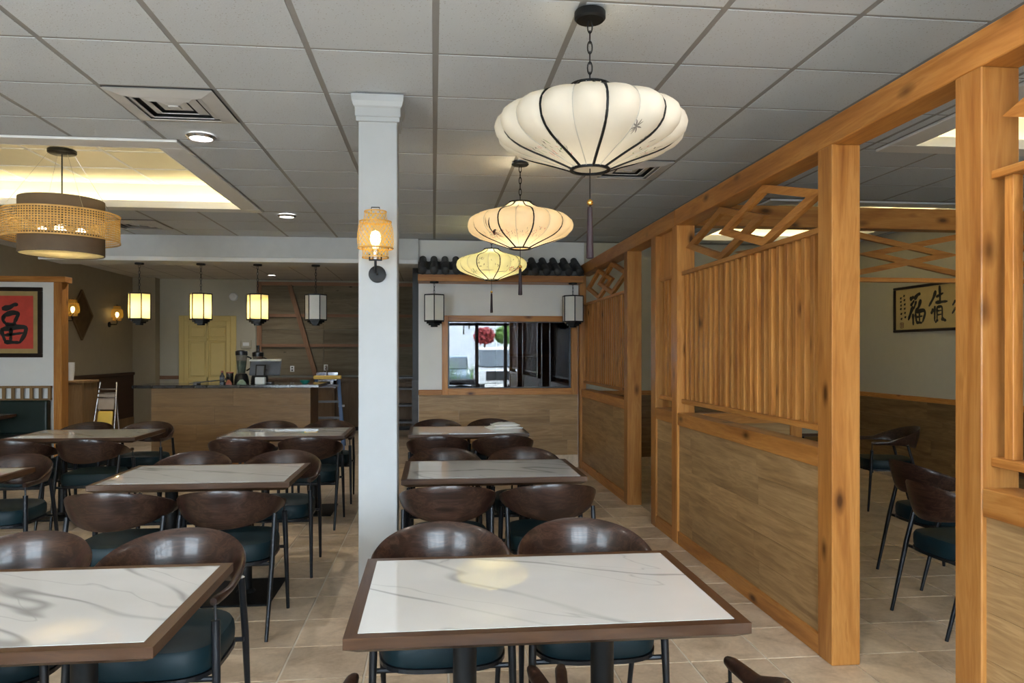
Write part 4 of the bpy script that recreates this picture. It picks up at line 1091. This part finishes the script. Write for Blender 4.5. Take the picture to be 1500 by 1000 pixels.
# things lying on tables
t = thing('folded_cloth', 'folded white cloth on the table before the window', 'cloth', (0.70, 7.42, 0.762), 0.2)
def pillow(w, d, z0, z1, seed):
    m = MB(); n = 10; rnd = random.Random(seed)
    for lev in (0, 1):
        for i in range(n+1):
            for j in range(n+1):
                u, v = i/n*2-1, j/n*2-1; e = (1-abs(u)**4)*(1-abs(v)**4)
                m.v.append((u*w/2, v*d/2, z0 + (z1-z0)*(0.25+0.75*e + rnd.uniform(-.08,.08)) if lev else z0))
    q = (n+1)**2
    for i in range(n):
        for j in range(n):
            a = i*(n+1)+j; m.f.append((a, a+1, a+n+2, a+n+1)); m.f.append((q+a, q+a+n+1, q+a+n+2, q+a+1))
    for i in range(n):
        for a, b in ((i, i+1), (n*(n+1)+i+1, n*(n+1)+i)): m.f.append((a, q+a, q+b, b))
        for a, b in (((i+1)*(n+1), i*(n+1)), (i*(n+1)+n, (i+1)*(n+1)+n)): m.f.append((a, q+a, q+b, b))
    return m
pillow(0.34,0.22,0.0,0.03,1).build('lower_fold', M['napkin'], t, smooth=True); pillow(0.26,0.18,0.027,0.055,2).build('upper_fold', M['napkin'], t, (0.02,0.01,0), smooth=True)
t = thing('yellow_note', 'small yellow note lying on the table before the counter', 'note', (-1.16, 7.22, 0.7615), 0.1)
B(-0.06,-0.05,0,0.06,0.05,0.002).build('sheet', M['yellow'], t); B(-0.05,-0.04,0.002,0.05,0.04,0.0025).build('face_print', M['napkin'], t)

# ------------------------------------------------------------------ booth corner on the left
t = thing('booth_bench', 'dark green booth bench under the red calligraphy', 'bench', (-5.37, 10.28, 0))
B(-0.42,-0.52,0,0.41,-0.04,0.36).build('plinth', M['frame_dark'], t); B(-0.42,-0.56,0.36,0.41,-0.10,0.47).build('seat', M['green_vinyl'], t, bevel=0.03, seg=3)
B(-0.42,-0.14,0.47,0.41,-0.03,0.90).build('backrest', M['green_vinyl'], t, bevel=0.025, seg=3)
B(-0.42,-0.06,1.055,0.41,-0.01,1.085).build('back_rail', M['cab'], t); B(-0.42,-0.06,0.90,0.41,-0.01,0.92).build('back_rail', M['cab'], t)
for k in range(8): B(-0.41+0.112*k,-0.05,0.92,-0.375+0.112*k,-0.02,1.055).build('baluster', M['cab'], t)
make_table(0.62, 0.72, 'small marble table in front of the green booth', (-5.44, 9.40, 0), None, 0, (0.0,))

# ------------------------------------------------------------------ framed calligraphy
def brush(m, pts, w, d0=0.0):
    """a swelling brush stroke in the XZ plane facing -Y"""
    pts = [Vector((p[0], p[1])) for p in pts]
    # resample
    P = []
    for i in range(len(pts)-1):
        for k in range(5): P.append(pts[i].lerp(pts[i+1], k/5))
    P.append(pts[-1])
    for _ in range(2):
        P = [P[0]] + [(P[i-1]+P[i]*2+P[i+1])/4 for i in range(1, len(P)-1)] + [P[-1]]
    n = len(P); L = []; R = []
    for i, p in enumerate(P):
        d = (P[min(i+1,n-1)] - P[max(i-1,0)]).normalized(); nr = Vector((-d.y, d.x)); u = i/(n-1)
        ww = w/2*(0.85 + 0.25*math.cos(5*u)) * min(1, 0.45+3.5*u, 0.35+3.5*(1-u))
        L.append(p+nr*ww); R.append(p-nr*ww)
    V = []
    for off in (0.0, -0.003):
        V += [(q.x, d0+off, q.y) for q in L] + [(q.x, d0+off, q.y) for q in R]
    b = len(m.v); m.v += V
    for i in range(n-1):
        m.f += [(b+i, b+i+1, b+n+i+1, b+n+i), (b+2*n+i, b+3*n+i, b+3*n+i+1, b+2*n+i+1), (b+i, b+2*n+i, b+2*n+i+1, b+i+1), (b+n+i, b+n+i+1, b+3*n+i+1, b+3*n+i)]
    m.f += [(b, b+n, b+3*n, b+2*n), (b+n-1, b+3*n-1, b+4*n-1, b+2*n-1)]
def picture(name, label, loc, rz, w, h, fw, mats):
    t = thing(name, label, 'picture', loc, rz)
    for q in ((-w/2,-0.035,-h/2,w/2,0,-h/2+fw),(-w/2,-0.035,h/2-fw,w/2,0,h/2)): B(*q).build('frame_rail', M['frame_dark'], t, bevel=0.004)
    for q in ((-w/2,-0.035,-h/2+fw,-w/2+fw,0,h/2-fw),(w/2-fw,-0.035,-h/2+fw,w/2,0,h/2-fw)): B(*q).build('frame_stile', M['frame_dark'], t, bevel=0.004)
    B(-w/2+fw,-0.016,-h/2+fw,w/2-fw,-0.004,h/2-fw).build('mount', mats, t)
    return t
# red character picture; the frame's right end is at x=-5.089
KX, KZ = 0.00106, 0.00108
w = 0.705; h = 0.915; cxp, czp = -5.089-w/2, 1.913
t = picture('red_calligraphy', 'black-framed red paper with a big black brush character', (cxp, 10.30, czp), 0, w, h, 0.052, M['gold_mat'])
rs = B(-w/2+0.11,-0.019,-0.345,w/2-0.112,-0.016,0.345).build('red_sheet', M['red_paper'], t)
m = MB()
def S(pts, wd): brush(m, [(-5.089+(x-525)*KX-cxp, 2.37-(y-90)*KZ-czp) for x, y in pts], wd*KX*1.25, -0.0195)
S([(60,352),(150,335),(200,300),(245,300)],58)
S([(85,425),(70,490),(105,535)],42); S([(75,435),(180,395),(255,405),(225,470),(200,525)],54); S([(95,540),(225,530)],42)
S([(45,600),(75,680),(100,750)],44); S([(45,605),(200,570),(345,570),(325,660),(265,760)],60); S([(165,580),(160,750)],44); S([(85,672),(310,640)],38); S([(85,752),(275,758)],48)
S([(-60,250),(-30,300)],50); S([(-130,380),(-40,350),(20,330),(-40,430),(-120,540)],50); S([(-40,420),(-35,600),(-30,770)],56); S([(-10,470),(30,520)],44)
m.build('brush_character', M['ink'], rs)
# gold scroll with two characters on the right wall
yl, yr = 8.482, 6.90; w = yl - yr; h = 0.54
t = picture('gold_calligraphy', 'black-framed gold scroll with black brush characters on the right wall', (XR, (yl+yr)/2, 2.03), -PI/2, w, h, 0.03, M['scroll'])
m = MB()
def T(pts, wd):   # photo-plane units measured on the scroll: x runs away from the far end
    brush(m, [((x-220)*0.00122 - w/2, 2.22-(y-310)*0.00085-2.03) for x, y in pts], wd*0.00122, -0.017)
for p, wd in (([(465,400),(525,370)],48),([(530,405),(580,345),(620,335)],46),([(475,490),(530,420)],34),([(625,415),(595,520),(545,565)],42),([(560,430),(520,540)],30),([(510,500),(440,685)],46),([(510,600),(515,760)],38),
              ([(540,585),(670,560),(690,605),(650,725)],42),([(545,600),(565,725)],32),([(560,652),(650,642)],24),([(605,590),(607,720)],24),([(560,725),(645,732)],32),
              ([(835,320),(800,420),(740,520)],38),([(885,260),(893,400),(890,500)],34),([(840,405),(935,362)],28),([(830,478),(990,475)],36),([(805,560),(770,622)],44),([(822,520),(820,725)],30),
              ([(852,540),(852,700)],24),([(850,540),(922,530),(922,695)],28),([(860,590),(912,585)],18),([(860,642),(912,636)],18),([(862,700),(828,742)],32),([(910,690),(972,724)],40),
              ([(1095,470),(1055,535)],26),([(1100,560),(1050,640)],28)): T(p, wd)
m.build('brush_characters', M['ink'], t)
m = MB()
for k, (x, y) in enumerate([(325,370),(325,420),(328,470),(325,520),(332,590),(335,660),(375,340),(380,400),(385,460),(385,520),(390,580),(395,640)]):
    T([(x-12,y+12),(x+14,y-12)],9); T([(x+6,y+18),(x-4,y-16)],7); T([(x-12,y-4),(x+14,y+2)],6)
m.build('small_script', M['ink'], t)
m = MB()
for p in ([(318,718),(365,718)],[(318,788),(365,788)],[(318,718),(318,788)],[(365,718),(365,788)],[(330,740),(355,740)],[(330,762),(355,762)],[(342,725),(342,782)]): T(p, 9)
m.build('seal_stamp', M['seal'], t)

# ------------------------------------------------------------------ service cabinet, cups, high chair
t = thing('service_cabinet', 'brown wooden cabinet behind the partition post', 'cabinet', (-5.36, 11.45, 0))
B(-0.36,-0.22,0.06,0.36,0.22,1.08).build('body', M['cab'], t); B(-0.38,-0.25,1.08,0.38,0.24,1.115).build('cabinet_top', M['cab'], t, bevel=0.006)
B(-0.34,-0.20,0,0.34,0.20,0.06).build('plinth', M['frame_dark'], t)
for x0, x1, kx in ((-0.35,-0.005,-0.04),(0.005,0.35,0.04)):
    dd = B(x0,-0.24,0.08,x1,-0.22,1.06).build('cabinet_door', M['cab'], t, bevel=0.004)
    MB().lathe([(0.006,0),(0.006,0.015),(0.016,0.02),(0.016,0.03),(0.0,0.035)], 12).xf(Matrix.Translation((kx,-0.24,0.93)) @ Matrix.Rotation(PI/2,4,'X')).build('knob', M['chrome'], dd, smooth=True)
t = thing('cup_sleeve', 'tall white stack of paper cups on the brown cabinet', 'cups', (-5.24, 11.36, 1.116))
for k in range(5): MB().lathe([(0.042,0.0),(0.058,0.14),(0.061,0.14),(0.061,0.147),(0.056,0.147),(0.04,0.005)], 20, (0,0,k*0.028)).build('cup', M['white'], t, smooth=True)
t = thing('folded_high_chair', 'folded chrome high chair with yellow pad beside the cabinet', 'high chair', (-4.78, 11.45, 0), -0.1)
for s in (-1, 1):
    MB().tube([(s*0.17,-0.16,0),(s*0.14,0.0,0.75),(s*0.12,0.06,1.08)], 0.013, 8).build('leg', M['chrome'], t); MB().tube([(s*0.15,0.12,0),(s*0.13,0.03,0.85)], 0.013, 8).build('leg', M['chrome'], t)
for z, yy in ((0.98,0.04),(0.92,0.03),(0.86,0.02)): MB().tube([(-0.13,yy-0.02,z),(0.13,yy-0.02,z)], 0.012, 8).build('back_slat', M['chrome'], t)
MB().bar((0,-0.06,0.40),(0,-0.015,0.66),0.22,0.03,(0,1,0)).build('seat_pad', M['yellow'], t, bevel=0.02, seg=2)
MB().bar((0,-0.02,0.68),(0,0.02,0.92),0.24,0.02,(0,1,0)).build('tray', M['card'], t, bevel=0.01); MB().tube([(-0.16,-0.13,0.2),(0.16,-0.13,0.2)],0.012,8).build('foot_rail', M['chrome'], t)

# ------------------------------------------------------------------ counter
t = thing('service_counter', 'oak-look counter with black stone top under the pendants', 'counter', (-2.73, 10.40, 0))
B(-1.04,0.02,0,1.05,0.70,1.035).build('body', M['counter_x'], t)
planks(t, M['counter_x'], 'x', -1.04, 1.05, 0.06, 1.035, 0.005, 0.0149, 4, 1.4, 31)
B(-1.04,-0.005,0,1.05,0.02,0.06).build('base_trim', M['pine_x'], t)
B(-1.27,-0.06,1.04,1.17,0.80,1.08).build('counter_slab', M['granite'], t, bevel=0.004)
CZ = 1.081
t = thing('payment_terminal', 'grey point-of-sale screen seen from behind on the counter', 'terminal', (-2.36, 10.75, CZ))
B(-0.11,-0.08,0,0.11,0.10,0.025).build('foot', M['black'], t, bevel=0.006); MB().bar((0,0.02,0.02),(0,0.0,0.20),0.07,0.04,(0,1,0)).build('neck', M['black'], t)
MB().bar((0,-0.04,0.12),(0,0.08,0.33),0.42,0.035,(0,1,0)).build('screen_back', M['greyplastic'], t, bevel=0.008)
MB().bar((0,-0.03,0.325),(0,0.075,0.335),0.42,0.02,(0,0,1)).build('screen_top', M['white'], t)
t = thing('card_reader', 'black-framed customer display in front of the screen', 'display', (-2.385, 10.58, CZ))
B(-0.065,-0.05,0,0.065,0.05,0.095).build('stand_box', M['white'], t, bevel=0.006)
MB().bar((0,-0.03,0.10),(0,0.02,0.27),0.135,0.02,(0,1,0)).build('bezel', M['black'], t, bevel=0.006); MB().bar((0,-0.032,0.125),(0,0.004,0.25),0.095,0.012,(0,1,0)).build('screen', M['greyplastic'], t)
def blender(label, x, y, s):
    t = thing('jug_blender', label, 'blender', (x, y, CZ), 0.2, 'blenders on the counter')
    MB().lathe([(0.10*s,0),(0.105*s,0.02),(0.09*s,0.10),(0.07*s,0.14*s)], 18).build('motor_base', M['black'], t, smooth=True)
    MB().lathe([(0.05*s,0.14*s),(0.065*s,0.25*s),(0.078*s,0.40*s),(0.074*s,0.40*s),(0.06*s,0.25*s),(0.046*s,0.145*s)], 18, cap=False).build('jug', M['film'], t, smooth=True)
    MB().lathe([(0.045*s,0.15*s),(0.06*s,0.25*s),(0.065*s,0.32*s),(0.0,0.32*s)], 14).build('contents', M['greencloth'], t)
    MB().lathe([(0.082*s,0.40*s),(0.082*s,0.455*s),(0.06*s,0.465*s),(0.03*s,0.47*s)], 18).build('lid', M['black'], t, smooth=True)
    MB().tube([(0.075*s,0,0.38*s),(0.125*s,0,0.36*s),(0.125*s,0,0.22*s),(0.065*s,0,0.18*s)], 0.012, 8).build('handle', M['black'], t)
blender('black-lidded jug blender left of the screen on the counter', -2.70, 10.82, 1.0)
blender('second jug blender directly behind the screen', -2.52, 11.02, 0.96)
MB_ = MB().tube([(0,0,0.45),(0,0,0.54)], 0.022, 10)
t = thing('tamper_stick', 'black tamper standing in the second blender lid', 'tamper', (-2.52, 11.02, CZ)); MB_.build('grip', M['black'], t); MB().lathe([(0.03,0.445),(0.03,0.455)],12).build('collar', M['black'], t)
t = thing('sauce_bottle', 'small dark bottle on the counter before the cream door', 'bottle', (-3.00, 10.95, CZ))
MB().lathe([(0.032,0),(0.034,0.01),(0.034,0.10),(0.018,0.125),(0.014,0.155)], 16).build('glass_body', M['pot'], t, smooth=True); MB().lathe([(0.017,0.15),(0.017,0.175),(0.01,0.178)],12).build('cap', M['redpot'], t); MB().lathe([(0.0346,0.03),(0.0346,0.085)],16,cap=False).build('paper_label', M['greyplastic'], t)
t = thing('steel_canister', 'metal canister beside the blender on the counter', 'canister', (-2.87, 10.86, CZ)); MB().lathe([(0.048,0),(0.05,0.005),(0.05,0.14),(0.052,0.145)],18).build('can', M['chrome'], t, smooth=True); MB().lathe([(0.053,0.145),(0.05,0.16),(0.01,0.163)],18).build('lid', M['redpot'], t)
t = thing('black_tray', 'black serving tray tilted on the counter edge', 'tray', (-3.07, 10.62, CZ+0.035), 0.05)
B(-0.24,-0.13,0,0.24,0.13,0.012).xf(Matrix.Rotation(-0.10,4,'Y')).build('plate', M['black'], t, bevel=0.004); B(-0.20,-0.10,-0.035,-0.15,0.10,-0.002).build('foot', M['black'], t); B(0.15,-0.10,-0.035,0.2,0.10,-0.01).build('foot', M['black'], t)
for lab, x, c, s in (('crumpled green cloth on the counter before the blenders',-2.62,'greencloth',0.12),('red-brown bundle under the tilted black tray',-2.79,'redpot',0.08)):
    t = thing('cloth_bundle', lab, 'cloth', (x, 10.50, CZ), 0.3); pillow(s,0.09,0,0.05,int(-x*100)).build('lower_fold', M[c], t, smooth=True); pillow(s*0.6,0.05,0.04,0.065,3).build('upper_fold', M[c], t, smooth=True)
t = thing('teal_bowl', 'small teal bowl at the right end of the counter', 'bowl', (-1.79, 10.62, CZ)); MB().lathe([(0.03,0),(0.035,0.004),(0.065,0.03),(0.07,0.05),(0.066,0.05),(0.06,0.032),(0.03,0.01)],20).build('bowl_wall', M['teal_bowl'], t, smooth=True); MB().lathe([(0.03,-0.0005),(0.03,0.004)],16).build('foot_ring', M['teal_bowl'], t)
# step ladder beside the counter
t = thing('step_ladder', 'blue step ladder with yellow top standing beyond the counter', 'ladder', (-1.66, 11.9, 0), 0.05)
for s in (-1, 1):
    MB().bar((s*0.24+0.02,-0.25,0),(s*0.17,0.02,1.10),0.05,0.03,(0,1,0)).build('rail', M['blue'], t); MB().bar((s*0.24,0.40,0),(s*0.17,0.07,1.10),0.04,0.025,(0,1,0)).build('rear_rail', M['blue'], t)
for k in range(4): B(-0.22+0.016*k,-0.20+0.056*k,0.25*(k+1)-0.015,0.22-0.016*k,-0.12+0.056*k,0.25*(k+1)+0.015).build('tread', M['greyplastic'], t)
B(-0.21,-0.06,1.10,0.21,0.12,1.155).build('top_cap', M['yellow'], t, bevel=0.008); B(0.17,0.0,0.66,0.26,0.06,0.69).build('brace', M['white'], t)
# back kitchen cabinets and hand sink
t = thing('kitchen_cabinets', 'brown base cabinets along the plywood wall', 'cabinet', (-1.6, 14.9, 0))
B(-1.7,-0.30,0.08,1.35,0.30,0.98).build('body', M['brown_cab'], t); B(-1.72,-0.33,0.98,1.37,0.31,1.02).build('worktop', M['brown_cab'], t)
B(-1.65,-0.26,0,1.3,0.26,0.08).build('plinth', M['frame_dark'], t)
for k in range(6): B(-1.69+0.505*k,-0.318,0.12,-1.69+0.505*k+0.49,-0.30,0.94).build('cabinet_door', M['brown_cab'], t, bevel=0.004)
t = thing('hand_sink', 'small steel hand sink with faucet in front of plywood', 'sink', (-2.02, 14.30, 0))
m = MB(); m.box(-0.2,-0.18,0.86,0.2,0.18,0.90).box(-0.2,-0.18,0.90,-0.16,0.18,1.0).box(0.16,-0.18,0.90,0.2,0.18,1.0).box(-0.2,-0.18,0.90,0.2,-0.14,1.0).box(-0.2,0.12,0.90,0.2,0.18,1.14); m.build('basin', M['chrome'], t)
MB().tube([(0,0.11,1.08),(0,0.08,1.24),(0,0.02,1.27),(0,-0.04,1.22)], 0.012, 8).build('faucet', M['chrome'], t)
B(-0.10,-0.19,0.93,0.10,-0.18,0.98).build('front_opening', M['black'], t); B(-0.17,-0.12,0.0,0.17,0.18,0.86).build('pedestal', M['brown_cab'], t)
